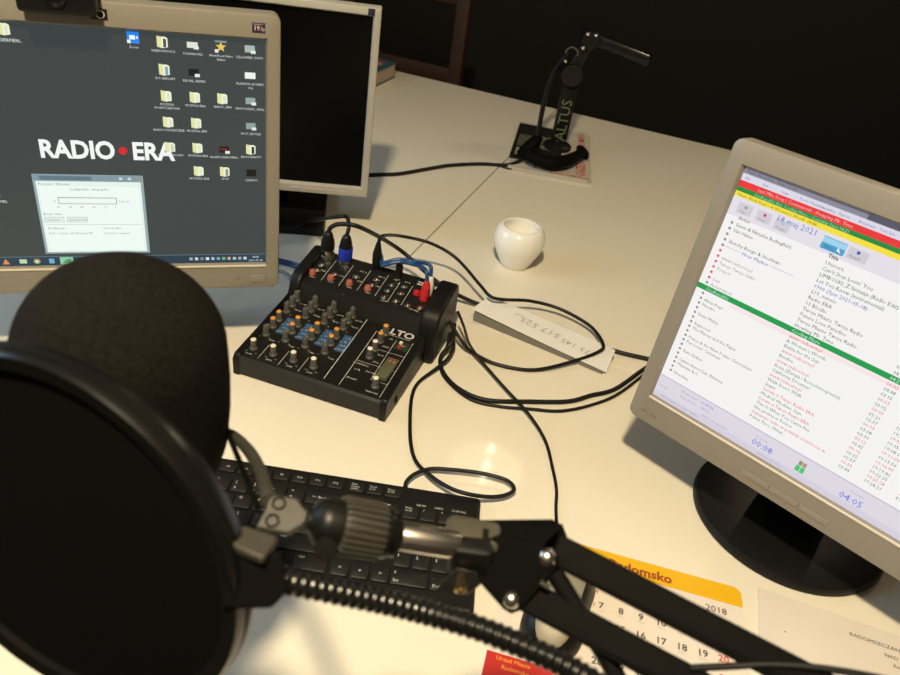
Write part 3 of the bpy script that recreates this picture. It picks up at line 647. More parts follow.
# ------------------------------------------------------------------ folded paper with pencilled note
a, b_, c_, d_ = onz(472, 309, .021), onz(490, 296, .021), onz(606, 372.5, .006), onz(615, 349.5, .006)
ft = thing('folded_paper', 'long folded white paper strip with a pencilled note, under a cable loop', 'paper', T(Vector((a.x, a.y, 0)) * .5 + Vector((d_.x, d_.y, 0)) * .5))
def sheet(q, th, m, n=10, sag=0.0):
    g = MB(); A, B, C, Dd = q; rings = []
    for i in range(n + 1):
        s = i / n; l = A.lerp(C, s); r = B.lerp(Dd, s); z = Vector((0, 0, -sag * math.sin(math.pi * s)))
        rings.append([l + z, r + z, r + z + Vector((0, 0, th)), l + z + Vector((0, 0, th))])
    g.loft(rings, m); return g
g = sheet((a, b_, c_, d_), .0008, PAPER, sag=.001)
X3 = frame(a.lerp(d_, .30) + Vector((0, 0, .0012)), -(c_ - a), (b_ - a).cross(c_ - a) * -1)
n_ = (c_ - a).cross(b_ - a).normalized()
def note(s, t_, body, size):
    o = a.lerp(c_, s).lerp(b_.lerp(d_, s), t_) + n_ * .0012
    g.text(body, size, PENCIL, frame(o, -(c_ - a), n_), 'L', -.012, 1)
note(.62, .62, '517 525', .020); note(.90, .50, '573 145', .017); note(.32, .72, 'tel.', .013)
g.build('top_leaf', ft, smooth=0)
low = [Vector((p.x, p.y, .0006)) for p in (a, b_, c_, d_)]
sheet(low, .0006, PAPER).build('lower_leaf', ft, smooth=0)
g = MB(); g.loft([[Vector((c_.x, c_.y, .0006)), Vector((d_.x, d_.y, .0006)), d_, c_], [Vector((c_.x, c_.y, .0006)) + (c_ - a).normalized() * .0008, Vector((d_.x, d_.y, .0006)) + (c_ - a).normalized() * .0008, d_ + (c_ - a).normalized() * .0008 + Vector((0, 0, .0008)), c_ + (c_ - a).normalized() * .0008 + Vector((0, 0, .0008))]], PAPER)
g.build('fold', ft, smooth=0)

GC = mat('gap_shade_grey', (.17, .165, .14), .6)  # added wedge whose dark grey puts in the shade under the raised paper
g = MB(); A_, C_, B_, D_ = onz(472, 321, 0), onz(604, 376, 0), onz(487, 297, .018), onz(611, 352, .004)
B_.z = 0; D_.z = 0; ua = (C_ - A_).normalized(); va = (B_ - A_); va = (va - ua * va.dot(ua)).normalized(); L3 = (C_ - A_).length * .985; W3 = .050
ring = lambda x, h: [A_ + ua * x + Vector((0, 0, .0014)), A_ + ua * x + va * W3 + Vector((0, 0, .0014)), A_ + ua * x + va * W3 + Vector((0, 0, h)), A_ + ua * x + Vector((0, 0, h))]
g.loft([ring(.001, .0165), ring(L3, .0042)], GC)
solo(g, 'gap_shade_wedge', 'added dark grey wedge standing in for the shade beneath the white paper strip', 'wedge', A_ + ua * L3 / 2 + va * W3 / 2, smooth=0)

# ------------------------------------------------------------------ white pot with candle
cc = onz(514, 264.5, 0); cc.z = 0
pot = thing('candle_pot', 'small round white ceramic pot holding a pale candle', 'candle holder', T(cc))
b = MB(T(cc)); b.lathe([(.001, 0), (.0225, 0), (.0245, .002), (.0310, .015), (.0395, .032), (.0435, .046), (.0432, .057), (.0400, .067), (.0350, .0728), (.0320, .0740), (.0288, .0728), (.0290, .066), (.0315, .056), (.031, .040), (.001, .040)], CERAM, n=56); b.build('pot', pot, smooth=60)
b = MB(T(cc)); b.lathe([(.0305, .041), (.0305, .0505), (.0270, .0512), (.006, .0500), (.001, .0500)], WAX, n=40); b.cyl((.0, 0, .049), (.001, .001, .056), .0008, INK, n=8); b.build('candle', pot, smooth=60)

# ------------------------------------------------------------------ keyboard
KO = Vector((-.0675, .5545, 0)); KM = T(KO) @ rotz(.007)
kb = thing('keyboard', 'flat black computer keyboard half hidden by the microphone arm', 'keyboard', KM @ T((-.09, -.058, 0)))
b = MB(KM); kx0, kx1, ky0, ky1 = -.308, .1275, -.1295, .0138
b.loft([[(x, y, z) for x, y in rrect(kx0 + i, ky0 + i, kx1 - i, ky1 - i, .004, 4)] for z, i in ((0.001, .002), (.003, 0), (.0098, 0), (.0115, .0012), (.012, .003))], KBB)
for x, q in ((65.3, 'NUM'), (83, 'CAPS'), (102, 'SCROLL')): b.text(q, .0042, PRINT, T((x * .001 - .004, -.0125, .0123)), 'L', 0, 1)
b.box((.045, -.004, .012), (.112, -.0036, .0122), KEYC)
b.build('case', kb, smooth=40)
keycache = {}
def key(xc, yc, w, h, leg, ls=.0046, second=None, ctr=False):
    k = (round(w, 1), round(h, 1), leg, second)
    g = MB(); w2, h2 = (w - 1.7) * .0005, (h - 1.9) * .0005
    g.loft([[(x, y, z) for x, y in rrect(-w2 + i, -h2 + i, w2 - i, h2 - i, .0014, 2)] for z, i in ((.0118, 0), (.0142, .0004), (.0150, .0016))], KEYC)
    if leg:
        if ctr: g.text(leg, ls, PRINT, T((0, -ls * .35, .0152)), 'C', .004, 1)
        else:
            for i, q in enumerate(leg.split('\n')): g.text(q, ls, PRINT, T((-w2 + .003, h2 - ls - .0016 - i * ls * .95, .0152)), 'L', .004, 1)
        if second: g.text(second, ls, PRINT, T((-w2 + .003, -h2 + .0025, .0152)), 'L', .004, 1)
    o = g.build('key', None, smooth=40); o.parent = kb; RM[o] = RM[kb]
    o.matrix_local = (KM @ T((-.09, -.058, 0))).inverted() @ KM @ T((xc * .001, yc * .001, 0))
    return o
P = 19.0; XL = -299.0; RY = (0, -24, -44, -64, -84.5, -105)
def row(y, h, specs, x=XL):
    for w, leg, sec in specs:
        if leg is not None: key(x + w * P / 2, y, w * P, h, leg, .0052 if len(leg) == 1 else .0036, sec)
        x += w * P
key(-289.5, -1, P, 15, 'Esc', .0036)
for i in range(12): key(-25.7 - 18.8 * (11 - i), -1, 18.6, 15, 'F%d' % (i + 1), .0038, ctr=True)
for x, q in ((-3.5, 'Print\nScreen\nSysRq'), (15.6, 'Scroll\nLock'), (34.7, 'Pause\nBreak')): key(x, -1, 18.8, 15, q, .0032)
row(RY[1], 19.5, [(1, a_, b2_) for a_, b2_ in zip('~!@#$%^&*()_+', '`1234567890-=')] + [(2, None, None)])
key(-33, RY[1], 2 * P, 19.5, '<-- Backspace', .0042, ctr=True)
for x, q in ((-3.5, 'Insert'), (15.6, 'Home'), (34.7, 'Page\nUp')): key(x, RY[1], P, 19.5, q, .0034)
row(RY[2], 19.5, [(1.5, 'Tab', None)] + [(1, a_, None) for a_ in 'QWERTYUIOP'] + [(1, '{', '['), (1, '}', ']'), (1.5, '|', '\\')])
for x, q in ((-3.5, 'Delete'), (15.6, 'End'), (34.7, 'Page\nDown')): key(x, RY[2], P, 19.5, q, .0034)
row(RY[3], 19.5, [(1.75, 'Caps Lock', None)] + [(1, a_, None) for a_ in 'ASDFGHJKL'] + [(1, ':', ';'), (1, '"', "'"), (2.25, 'Enter', None)])
row(RY[4], 19.5, [(2.25, 'Shift', None)] + [(1, a_, None) for a_ in 'ZXCVBNM'] + [(1, '<', ','), (1, '>', '.'), (1, '?', '/'), (2.75, 'Shift', None)])
key(18.9, RY[4], P, 19.5, '^', .005, ctr=True)
row(RY[5], 19.5, [(1.5, 'Ctrl', None), (1, 'Win', None), (1.25, 'Alt', None), (5.75, '', None), (1.25, 'Alt Gr', None), (1, 'Win', None), (1.2, 'Menu', None)])
key(-27, RY[5], 33, 19.5, 'Ctrl', .0036)
for x, q in ((0.2, '<'), (19, 'v'), (37.9, '>')): key(x, RY[5], 18.8, 19.5, q, .0055, ctr=True)
NX = (55.6, 73.8, 92.2, 110.6)
for r, lab in ((1, ('Num\nLock', '/', '*', '-')), (2, ('7', '8', '9', None)), (3, ('4', '5', '6', None)), (4, ('1', '2', '3', None))):
    for x, q in zip(NX, lab):
        if q: key(x, RY[r] , 18.2, 19.5, q, .0036 if len(q) > 1 else .0052, {'7': 'Home', '1': 'End', '3': 'PgDn', '9': 'PgUp', '4': '<', '6': '>'}.get(q) if 0 else None)
key(110.6, (RY[2] + RY[3]) / 2, 18.2, 39.5, '+', .0052); key(110.6, (RY[4] + RY[5]) / 2, 18.2, 40, 'Enter', .0036)
key(64.7, RY[5], 36.4, 19.5, '0', .0048, 'Ins'); key(92.2, RY[5], 18.2, 19.5, '.', .0048, 'Del')

# ------------------------------------------------------------------ calendar with mouse on it
tr_ = Vector((.3285, .5125, 0)); cu = Vector((.989, -.148, 0)).normalized(); cd = Vector((-.148, -.989, 0)).normalized()
CM = Matrix((cu, -cd, Vector((0, 0, 1)))).transposed().to_4x4(); CM.translation = tr_     # x to the right, y up the sheet
cal = thing('wall_calendar', 'flat white calendar with a yellow top band and red foot', 'calendar', CM @ T((-.13, -.1, 0)))
CW, CHh = .233, .192
b = MB(CM); b.prism(rrect(-CW, -CHh, 0, 0, .008, 5), .0003, .0012, CALW)
TB, FB = -.0235, -.1500
top = [p for p in rrect(-CW, -CHh, 0, 0, .008, 5) if p[1] > TB] ; top = [q for q in top]
def band(y0, y1, m):
    R = rrect(-CW, -CHh, 0, 0, .008, 6)
    xs = [p for p in R if y0 - 1e-6 <= p[1] <= y1 + 1e-6]
    if y1 > -.001: poly = [(-CW, y0), (0, y0)] + [p for p in xs if p[0] > -CW / 2] + [p for p in xs if p[0] <= -CW / 2]
    else: poly = [p for p in xs if p[0] <= -CW / 2] + [p for p in xs if p[0] > -CW / 2] + [(0, y1), (-CW, y1)]
    b.add([(x, y, .0014) for x, y in poly], [tuple(range(len(poly)))], m)
band(TB, 0, CALY); band(-CHh, FB, CALR)
def ct(x, y, s, size, m, al='C', bold=0.0): b.text(s, size, m, T((x, y, .0017)), al, bold, 2)
def px2cal(px, py):
    return CM.inverted() @ onz(px, py, .0015)
q = px2cal(672, 584); ct(q.x, q.y, 'Radomsko', .0150, INKB, 'R', .03)
q0 = px2cal(716, 610); ct(q0.x, q0.y - .003, '2018', .0105, INK)
ct(q0.x - .075, q0.y - .002, 'MAJ', .0085, INK)
c7 = px2cal(601, 606); c20 = px2cal(723.5, 659.5); dx = (c20.x - c7.x) / 6; c14 = px2cal(641, 633); 
dyr = (c20.y - c7.y) * 1.0
for d in range(1, 32):
    col = (d) % 7; rw = (d + 6) // 7 if False else (d) // 7      # 7 May is a Monday
    x = c7.x + col * dx; y = c7.y + (rw - 1) * dyr
    if y > TB - .012 or y < FB + .002: continue
    ct(x, y - .003, str(d), .0102, INKR if col == 6 else INK, bold=.012); ct(x, y - .0065, 'imieniny', .0020, PENCIL)
for w in range(5): ct(c7.x - .014, c7.y + (w - 1) * dyr - .002, str(18 + w), .0045, PENCIL)
for d in range(1, 31):
    col = (d + 6) % 7; rw = (d + 5) // 7
    x = -CW + .014 + col * .0125; y = c7.y + (rw - 1) * .0165
    if y < FB + .002: continue
    ct(x, y - .003, str(d), .0062, INKR if col == 6 else PENCIL)
q = px2cal(496, 657); ct(q.x, q.y - .002, 'Urzad Miasta', .0058, INKO, 'L'); ct(q.x + .006, q.y - .0095, 'Radomsko', .0058, INKO, 'L'); ct(q.x + .05, q.y - .004, '97-500', .0062, INKO, 'L'); ct(q.x + .05, q.y - .0115, 'ul. Tysiaclecia 5', .0055, INKO, 'L')
b.build('sheet', cal, smooth=0)
# mouse
q1 = onz(571, 566, .016); q2 = onz(549, 640, .016); fw = (q1 - q2); fw.z = 0; fw.normalize()
mc = (q1 + q2) / 2; mc = Vector((mc.x, mc.y, .0013)); sd = Vector((fw.y, -fw.x, 0))
MM = Matrix((sd, fw, Vector((0, 0, 1)))).transposed().to_4x4(); MM.translation = mc
mo = thing('computer_mouse', 'black mouse with silver back lying on the calendar', 'mouse', MM)
def half(y, k=1.0):
    t_ = y / .052
    return k * (.0295 - .0035 * math.cos(math.pi * t_) * 0.6) * math.sqrt(max(0.0, 1 - abs(t_) ** 4))
def hgt(y): t_ = (y + .052) / .104; return .012 + .022 * math.sin(math.pi * min(1, t_ * .82 + .12)) ** .8 * 1.0
def shell(m, f0, f1, dz, z0=0.0):
    g = MB(MM); rings = []
    ys = [-.0515 + .103 * i / 22 for i in range(23)]
    for y in ys:
        w = half(y) ; H = hgt(y) * (0.35 + .65 * math.sqrt(max(0.0, 1 - (abs(y) / .0535) ** 3))) + dz; r = []
        for j in range(11):
            s = f0 + (f1 - f0) * j / 10; r.append((w * s * (1 if abs(s) < .9 else 1), y, H * (1 - .55 * abs(s) ** 3.2)))
        if z0 is not None: r = [(w * f0, y, z0)] + r + [(w * f1, y, z0)]
        rings.append(r)
    g.loft(rings, m, cap=True); return g
shell(BLACK, -1, 1, 0).build('body', mo, smooth=60)
shell(mat('silver_mouse_back', (.30, .275, .20), .5, metal=.1), -.60, .60, .0008, .006).build('top_shell', mo, smooth=60)
g = MB(MM @ T((0, .032, .031)) @ Matrix.Rotation(math.pi / 2, 4, 'Y')); g.lathe([(.006, -.0035), (.0075, -.002), (.0075, .002), (.006, .0035)], BLACKM, n=20); g.build('scroll_wheel', mo)

# ------------------------------------------------------------------ letter at lower right
e0 = onz(757.5, 588, 0); er = onz(852, 620.5, 0); el = onz(753, 629, 0)
eu = (er - e0).normalized(); ev = (e0 - el); ev = (ev - eu * ev.dot(eu)).normalized()
EM = Matrix((eu, ev, Vector((0, 0, 1)))).transposed().to_4x4(); EM.translation = e0
b = MB(EM); b.box((0, -.11, .0004), (.22, 0, .0013), PAPERE)
def etext(px, py, s, size):
    q = EM.inverted() @ onz(px, py, .001); b.text(s, size, INK, T((q.x, q.y - size * .3, .0016)), 'L', 0.0, 2)
etext(849, 634, 'RADOMSZCZANSKA', .0062); etext(884, 655, 'NAD WARTA', .0058); etext(893, 666, 'Radomsko', .0052)
q = EM.inverted() @ onz(785, 632, .001); b.lathe([(.0008, .0014), (.0004, .0016)], INK, T((q.x, q.y, 0)), 8)
solo(b, 'letter', 'pale printed letter lying beside the foot of the right monitor', 'letter', EM, smooth=0)

# ------------------------------------------------------------------ far things: newspaper, magazine, headphones, second boom stand, book, chair
NM = T((.066, 1.600, 0)) @ rotz(math.radians(-3.6)); nw, nl = .19, .365
nt_ = thing('newspaper', 'pale folded newspaper with red headlines near the far desk edge', 'newspaper', NM @ T((nw / 2, nl / 2, 0)))
b = MB(NM); b.box((.010, .0, .0), (nw, nl, .004), NEWS); b.build('back_section', nt_, smooth=0)
b = MB(NM); b.box((.0, .006, .004), (nw - .010, nl - .004, .008), NEWS)
def nt(x, y, s, size, m, rot=0, bold=0.02): b.text(s, size, m, T((x, y, .0083)) @ rotz(rot), 'L', bold, 1)
nt(nw - .016, .205, 'RADOMSKO', .026, INKR, math.pi / 2); nt(nw - .016, .025, 'GAZETA', .030, INKR, math.pi / 2); nt(nw - .095, .012, 'RADOMSKO', .016, INKR)
for i in range(14): b.box((nw - .075, .035 + i * .008, .0081), (nw - .048, .038 + i * .008, .0082), PENCIL)
b.build('front_section', nt_, smooth=0)
MG = T((.067, 1.661, .0085)) @ rotz(math.radians(-5))
b = MB(MG); b.box((0, 0, 0), (.118, .272, .004), mat('dark_cover', (.012, .013, .009), .4, vary=.6, scale=35))
MGX = mat('magazine_picture', (.10, .11, .07), .4, vary=.8, scale=60)
b.box((.008, .09, .004), (.045, .18, .0042), MGX); b.box((.010, .022, .004), (.040, .075, .0042), mat('magazine_pale', (.30, .29, .22), .5, vary=.2, scale=60))
b.text('MUZYK', .030, mat('magazine_letters', (.22, .24, .17), .5), T((.085, .09, .0044)) @ rotz(math.pi / 2), 'L', .02, 1)
solo(b, 'magazine', 'dark glossy magazine lying on the pale newspaper', 'magazine', MG, smooth=0)
# second microphone boom
base_p = onz(557, 147, .0128); zb = base_p.z
bs = thing('microphone_boom_stand', 'dark microphone boom stand at the far desk edge, lettered ALTUS', 'microphone stand', T(base_p))
b = MB(T(base_p)); b.lathe([(.034, 0), (.034, .006), (.030, .010), (.012, .014), (.010, .03)], BLACK, n=28); b.build('base', bs)
ph = .185
b = MB(T(base_p)); b.beam((0, 0, .02), (0, 0, ph), .036, .018, BLACK, Vector((.25, -1, 0)), ch=.003); b.build('lower_arm', bs)
tn = Vector((.0, -1, 0)); TX = Matrix((Vector((0, 0, 1)), Vector((-1, 0, 0)), tn)).transposed().to_4x4()
b = MB(T(base_p)); LT = mat('pale_green_lettering', (.12, .15, .06), .5)
b.text('ALTUS', .034, LT, Matrix.Translation((.0105, -.0187, .022)) @ TX, 'L', .0, 2, .98); b.build('lettering', bs, smooth=0)
b = MB(T(base_p)); b.tube(spline([(-.050, .0, .002), (-.052, .01, .09), (-.045, .0, .17), (-.02, -.005, .22)], 6), .006, BLACK); b.build('tension_rod', bs)
b = MB(T(base_p)); b.cyl((-.004, -.026, .175), (-.004, .026, .175), .024, BLACKG, n=28); b.build('clamp_knob', bs)
b = MB(T(base_p)); b.beam((-.002, 0, .19), (.022, .0, .255), .028, .028, BLACK, Vector((0, 1, 0)), ch=.004); b.cyl((.020, -.025, .255), (.020, .025, .255), .02, BLACKG, n=24); b.build('elbow', bs)
for dx_, dz_ in ((-.026, .205), (.006, .238), (.010, .268), (.028, .268)):
    b = MB(T(base_p)); b.lathe([(.001, 0), (.0036, .001), (.0036, .004), (.001, .006)], CHROME, frame_z(Vector((dx_, -.030, dz_)), (0, -1, .3)), 12); b.build('bolt', bs)
b = MB(T(base_p)); b.tube([(.014 * math.cos(i * .3 - .2) - .016, -.028, .222 + .014 * math.sin(i * .3 - .2)) for i in range(12)], .0012, NICKEL, 6); b.build('spring_hook', bs)
b = MB(T(base_p)); b.beam((.025, .0, .258), (.155, -.05, .240), .030, .024, BLACKG, Vector((0, 0, 1)), ch=.004); b.build('upper_arm', bs)
# headphones on the magazine
hz = .0285
hp0 = [(528, 150, hz + .02), (532, 157, hz + .006), (541, 161, hz), (553, 163, hz), (566, 161, hz), (577, 156, hz), (582, 152, hz + .004)]
hpc = onz(545, 158, .0128)
hp = thing('headphones', 'black headphones lying on the magazine at the foot of the stand', 'headphones', T(hpc))
b = MB(); pts = spline([onz(*q) for q in hp0], 6); b.tube(pts, [.0105 + .0045 * math.sin(math.pi * i / (len(pts) - 1)) for i in range(len(pts))], BLACKM, 12); b.build('headband', hp, smooth=60)
for q, ax_ in ((onz(529, 147, .034), (-.75, .2, .55)), (onz(583, 152, .026), (.5, .3, .5))):
    X5 = frame_z(q, ax_); k_ = 1.0 if q.x < .15 else .55
    b = MB(X5); b.lathe([(r * k_, z * k_) for r, z in [(.001, -.012), (.030, -.012), (.036, -.006), (.036, .002), (.031, .006), (.027, .012), (.010, .014), (.001, .014)]], BLACKM, n=28); b.build('ear_cup', hp, smooth=60)
cable('headphone_cable', 'black cable crossing the seam towards the far headphones', [onz(330, 178, .003), onz(370, 175, .0035), onz(398, 174, .0035), (onz(425, 169.5, .0035)), onz(450, 165.5, .0035), onz(480, 164, .0035), onz(500, 165, .0035), onz(512, 164, .008), onz(524, 158, .018), onz(530, 152, .030)], .0042)
cable('thin_cord', 'thin dark cord beside the magazine on the far desk', [onz(496, 165, .002), onz(508, 168.5, .002), onz(522, 170, .002), onz(531, 168.5, .002), onz(537, 165, .0145)], .0018)
# book
bc = onz(395.3, 77.5, 0); ub, vb = uv(bc)
BMx = DM @ T((ub, vb, 0))
bk = thing('book', 'thick book with red and teal cover at the far left desk edge', 'book', BMx @ T((-.08, -.11, 0)))
b = MB(BMx); b.box((-.158, -.217, .003), (-.003, -.003, .040), PAGES); b.build('page_block', bk, smooth=0)
b = MB(BMx); CP = [(-.165, 0), (0, 0), (0, .003), (-.159, .003), (-.159, .040), (0, .040), (0, .0435), (-.165, .0435)]
b.loft([[(x, -.22, z) for x, z in CP], [(x, 0, z) for x, z in CP]], TEAL); b.build('cover', bk, smooth=0)
b = MB(BMx); b.box((-.16, -.21, .0434), (-.018, -.03, .0438), mat('cover_red', (.34, .03, .03), .5)); b.build('cover_picture', bk, smooth=0)
b = MB(BMx); b.text('RADIO', .04, PRINT, T((-.14, -.075, .044)), 'L', .02, 1); b.build('title_lettering', bk, smooth=0)
# chair behind the desk
vc = VB + .22
def onv(px, py, v):
    d = ray(px, py); k = (v - CAMP.dot(DV)) / d.dot(DV); return CAMP + d * k
pr_ = onv(467, 40, vc); uR = pr_.dot(DU); cw_ = .44
ch = thing('chair', 'dark wooden chair with upholstered back beyond the far desk', 'chair', DM @ T((uR - cw_ / 2, vc + .2, FL)))
CB = DM @ T((uR - cw_, vc, 0))
zt_ = onv(466, 4, vc).z; zl_ = onv(440, 72, vc).z
def cpart(nm, lo, hi, m, c_=.006): MB(CB).box(lo, hi, m, ch=c_).build(nm, ch)
cpart('back_post', (-.0, -.02, FL), (.045, .02, zt_ + .05), WOOD); cpart('back_post', (cw_ - .045, -.02, FL), (cw_, .02, zt_ + .05), WOOD)
cpart('top_rail', (.040, -.018, zt_ - .008), (cw_ - .040, .018, zt_ + .055), WOOD); cpart('lower_rail', (.040, -.018, zl_ - .03), (cw_ - .040, .018, zl_ + .022), WOOD)
cpart('back_panel', (.040, -.010, zl_ + .02), (cw_ - .040, .014, zt_ - .006), UPH)
cpart('seat', (-.0, .0, FL + .42), (cw_, .42, FL + .46), UPH); 
for x in (.0, cw_ - .04): cpart('front_leg', (x, .38, FL), (x + .04, .42, FL + .42), WOOD)

# ------------------------------------------------------------------ microphone, pop filter, boom arm (close to the viewer)
f1 = at(123.5, 352.5, .352); 
mic = thing('microphone', 'studio microphone under a large round black foam windscreen', 'microphone', T(f1 - Vector((0, 0, .20))))
RF = .0478
prof = [(.001, -.088), (.022, -.087), (.034, -.081), (.0420, -.070), (.0462, -.055), (.0480, -.035), (.0484, -.015)]
prof += [(RF * math.cos(a_ * math.pi / 24), RF * math.sin(a_ * math.pi / 24)) for a_ in range(0, 12)] + [(.001, RF)]
b = MB(T(f1)); b.lathe(prof, FOAM, n=56); b.build('foam_windscreen', mic, smooth=80)
b = MB(T(f1)); b.lathe([(.021, -.20), (.024, -.195), (.024, -.082), (.020, -.080)], BLACK, n=32); b.build('body', mic, smooth=50)
b = MB(T(f1)); b.lathe([(.008, -.235), (.010, -.225), (.010, -.20), (.004, -.198)], NICKEL, n=20); b.build('plug', mic, smooth=50)
# pop filter
pc = Vector((-.1335, .1839, .338)); pn = Vector((-.2565, -.959, .12)).normalized()
PX = frame_z(pc, pn)
pf = thing('pop_filter', 'large round black mesh pop filter on a flexible beaded neck', 'pop filter', T(pc - Vector((0, 0, .08))))
b = MB(PX); Rr = .0802
b.lathe([(Rr - .007, -.005), (Rr - .001, -.006), (Rr, -.004), (Rr, -.001), (Rr - .0016, 0), (Rr, .001), (Rr, .004), (Rr - .001, .006), (Rr - .007, .005), (Rr - .0075, 0), (Rr - .007, -.005)], BLACKG, n=96, cap=False); b.build('hoop', pf, smooth=50)
b = MB(PX); b.lathe([(.001, -.0032), (Rr - .0065, -.0022), (Rr - .0065, .0022), (.001, .0032)], NYLON, n=64); b.build('mesh_screen', pf, smooth=60)
zc = at(250, 541, .256).z
quad = [onz(222, 541, zc), onz(243, 524, zc), onz(279, 536, zc), onz(263, 559, zc)]
b = MB(); dn = Vector((0, 0, -.034))
cen = sum(quad, Vector()) / 4
b.loft([[p + Vector((0, 0, -.004)) for p in quad], quad], GPAINT); b.build('clamp_plate', pf, smooth=30, bevel=.001)
vq = -ray(255, 580).normalized()
Fq = [at(x, y, .2565) for x, y in ((221, 546), (262, 561), (278, 551), (283, 563), (288, 591), (272, 608), (221, 609))]
b = MB(); b.loft([[p - vq * .016 for p in Fq], Fq], BLACKM); b.build('clamp', pf, smooth=30, bevel=.001)
gp = [(262, 573, .262), (286, 580.5, .266), (340, 592, .275), (390, 603, .284), (435, 615, .291), (479, 628.5, .291), (525, 647, .290), (560, 663, .289), (600, 686, .288), (650, 718, .286), (710, 760, .285), (770, 800, .287)]
gs = spline([at(*q) for q in gp], 40); L_ = 0; rr_ = []
for i, p in enumerate(gs):
    if i: L_ += (p - gs[i - 1]).length
    rr_.append(.0047 + .0004 * math.sin(2 * math.pi * L_ / .0036))
# resample finely so that every bead has its own turns
b = MB(); b.tube(gs, rr_, BLACKG, 14); b.build('gooseneck', pf, smooth=80)
# boom arm
A0 = at(553, 548, .340); A1 = at(780, 666, .324); B0 = at(517, 590, .336); B1 = at(690, 685, .326)
da = (A1 - A0).normalized(); LB = .40
E1 = A0 + da * LB; E2 = B0 + da * LB
vd = ray(600, 600).normalized()
up_ = -vd
foot = Vector((E1.x + .015, E1.y + .02, 0))
ba = thing('microphone_boom_stand', 'black twin-bar boom arm with chrome joints reaching in from lower right', 'microphone arm', T(foot))
b = MB(); b.beam(A0, E1, .0140, .0140, BLACKM, up_, ch=.0012); b.build('bar', ba)
b = MB(); b.beam(B0, E2, .0140, .0140, BLACKM, up_, ch=.0012); b.build('bar', ba)
def ppoly(name, pts, d, th, m, par=ba, bev=.0006):
    F_ = [at(x, y, dd if isinstance(dd, float) else d) for x, y, dd in [(q + (None,))[:3] for q in pts]]
    B_ = [p + vd * th for p in F_]
    g = MB(); g.loft([B_, F_], m); return g.build(name, par, smooth=30, bevel=bev)
ppoly('joint_plate', [(493, 537), (541, 545), (556, 552), (560, 562), (552, 574), (521, 610), (511, 614), (503, 609), (478, 581), (456, 562), (455, 546)], .325, .0022, BLACKM)
ppoly('joint_plate', [(478, 520), (552, 519), (563, 526), (567, 536), (558, 552), (520, 592), (510, 592), (485, 572), (470, 548)], .352, .0022, BLACKM)
g = MB(); q4 = [at(493, 537, .326), at(543, 545.5, .326), at(563, 524, .351), at(478, 520, .351)]
g.loft([[p + Vector((0, 0, -.002)) for p in q4], q4], BLACKM); g.build('joint_cover', ba, smooth=0)
def nut(px, py, d, r):
    p = at(px, py, d); X6 = frame_z(p + vd * .004, (-vd + Vector((0, 0, .12))))
    g = MB(X6); g.lathe([(r * 1.05, -.002), (r * 1.05, .001), (r, .0012), (r * .98, .0025), (r * .86, .0042), (r * .6, .0056), (r * .3, .0062), (.0001, .0063)], CHROME, n=28); g.build('dome_nut', ba, smooth=60)
nut(546, 557.5, .324, .0044); nut(510.5, 599.5, .324, .0042)
g = MB(); g.tube(spline([at(553, 571, .331), at(575, 606, .331), at(612, 668, .330), at(650, 735, .330)], 6), .0042, BLACK, 12); g.build('spring_sleeve', ba, smooth=60)
g = MB(); g.cyl(at(540, 582, .3245), at(549, 588, .3245), .0013, GPAINT, n=10); g.build('spring_pin', ba)
# elbow, lower pole and desk foot beyond the frame
g = MB(); g.beam(E1 - vd * .012, E2 - vd * .012, .034, .004, BLACKM, vd); g.beam(E1 + vd * .012, E2 + vd * .012, .034, .004, BLACKM, vd); g.build('elbow_plate', ba)
g = MB(); g.beam(Vector((foot.x, foot.y, .04)), E1 + Vector((0, 0, -.004)), .016, .016, BLACKM, Vector((0, 1, 0)), ch=.001); g.build('lower_arm', ba)
g = MB(T(foot)); g.lathe([(.038, .0005), (.038, .008), (.034, .012), (.014, .016), (.013, .05)], BLACK, n=32); g.build('foot', ba)
# swivel head between arm and shock mount
S0 = at(300, 518, .300); S1 = at(456, 545, .326); sd_ = (S1 - S0); SL = sd_.length; SX = frame_z(S0, sd_)
def sx_(px): return SL * (px - 300) / 156.0
def spart(nm, m, pr, n=32, sm=50):
    g = MB(SX); g.lathe([(r, sx_(x)) for x, r in pr], m, n=n); return g.build(nm, ba, smooth=sm)
spart('chrome_rod', CHROME, [(390, .0058), (391, .0062), (455, .0062), (456, .0055)])
spart('locking_collar', BLACKG, [(376, .0106), (379, .0108), (383, .0106), (384, .0088), (387, .0088), (388, .0098), (391, .0098), (392, .0080), (394, .0078)])
def gear(r0, r1, n):
    p = []
    for i in range(n):
        a_ = 2 * math.pi * i / n; w_ = 2 * math.pi / n
        p += [(r0, a_), (r0, a_ + w_ * .42), (r1, a_ + w_ * .52), (r1, a_ + w_ * .90)]
    return [(r * math.cos(t_), r * math.sin(t_)) for r, t_ in p]
g = MB(SX); G_ = gear(.0124, .0109, 26)
g.loft([[(x * k_, y * k_, sx_(z)) for x, y in G_] for z, k_ in ((336, .93), (339, 1.0), (374, 1.0), (377, .93))], GPAINT); g.build('ribbed_knob', ba, smooth=30)
spart('ball_housing', BLACK, [(306, .0036), (310, .0045), (313, .0075), (318, .0096), (324, .0103), (338, .0103)])
g = MB(); c8 = at(326, 549, .2935); g.lathe([(.0048, 0), (.0045, .0012), (.001, .0016)], BLACKM, frame_z(c8, -ray(328, 552).normalized() + Vector((0, 0, .2))), 24); g.build('hinge_screw', ba)
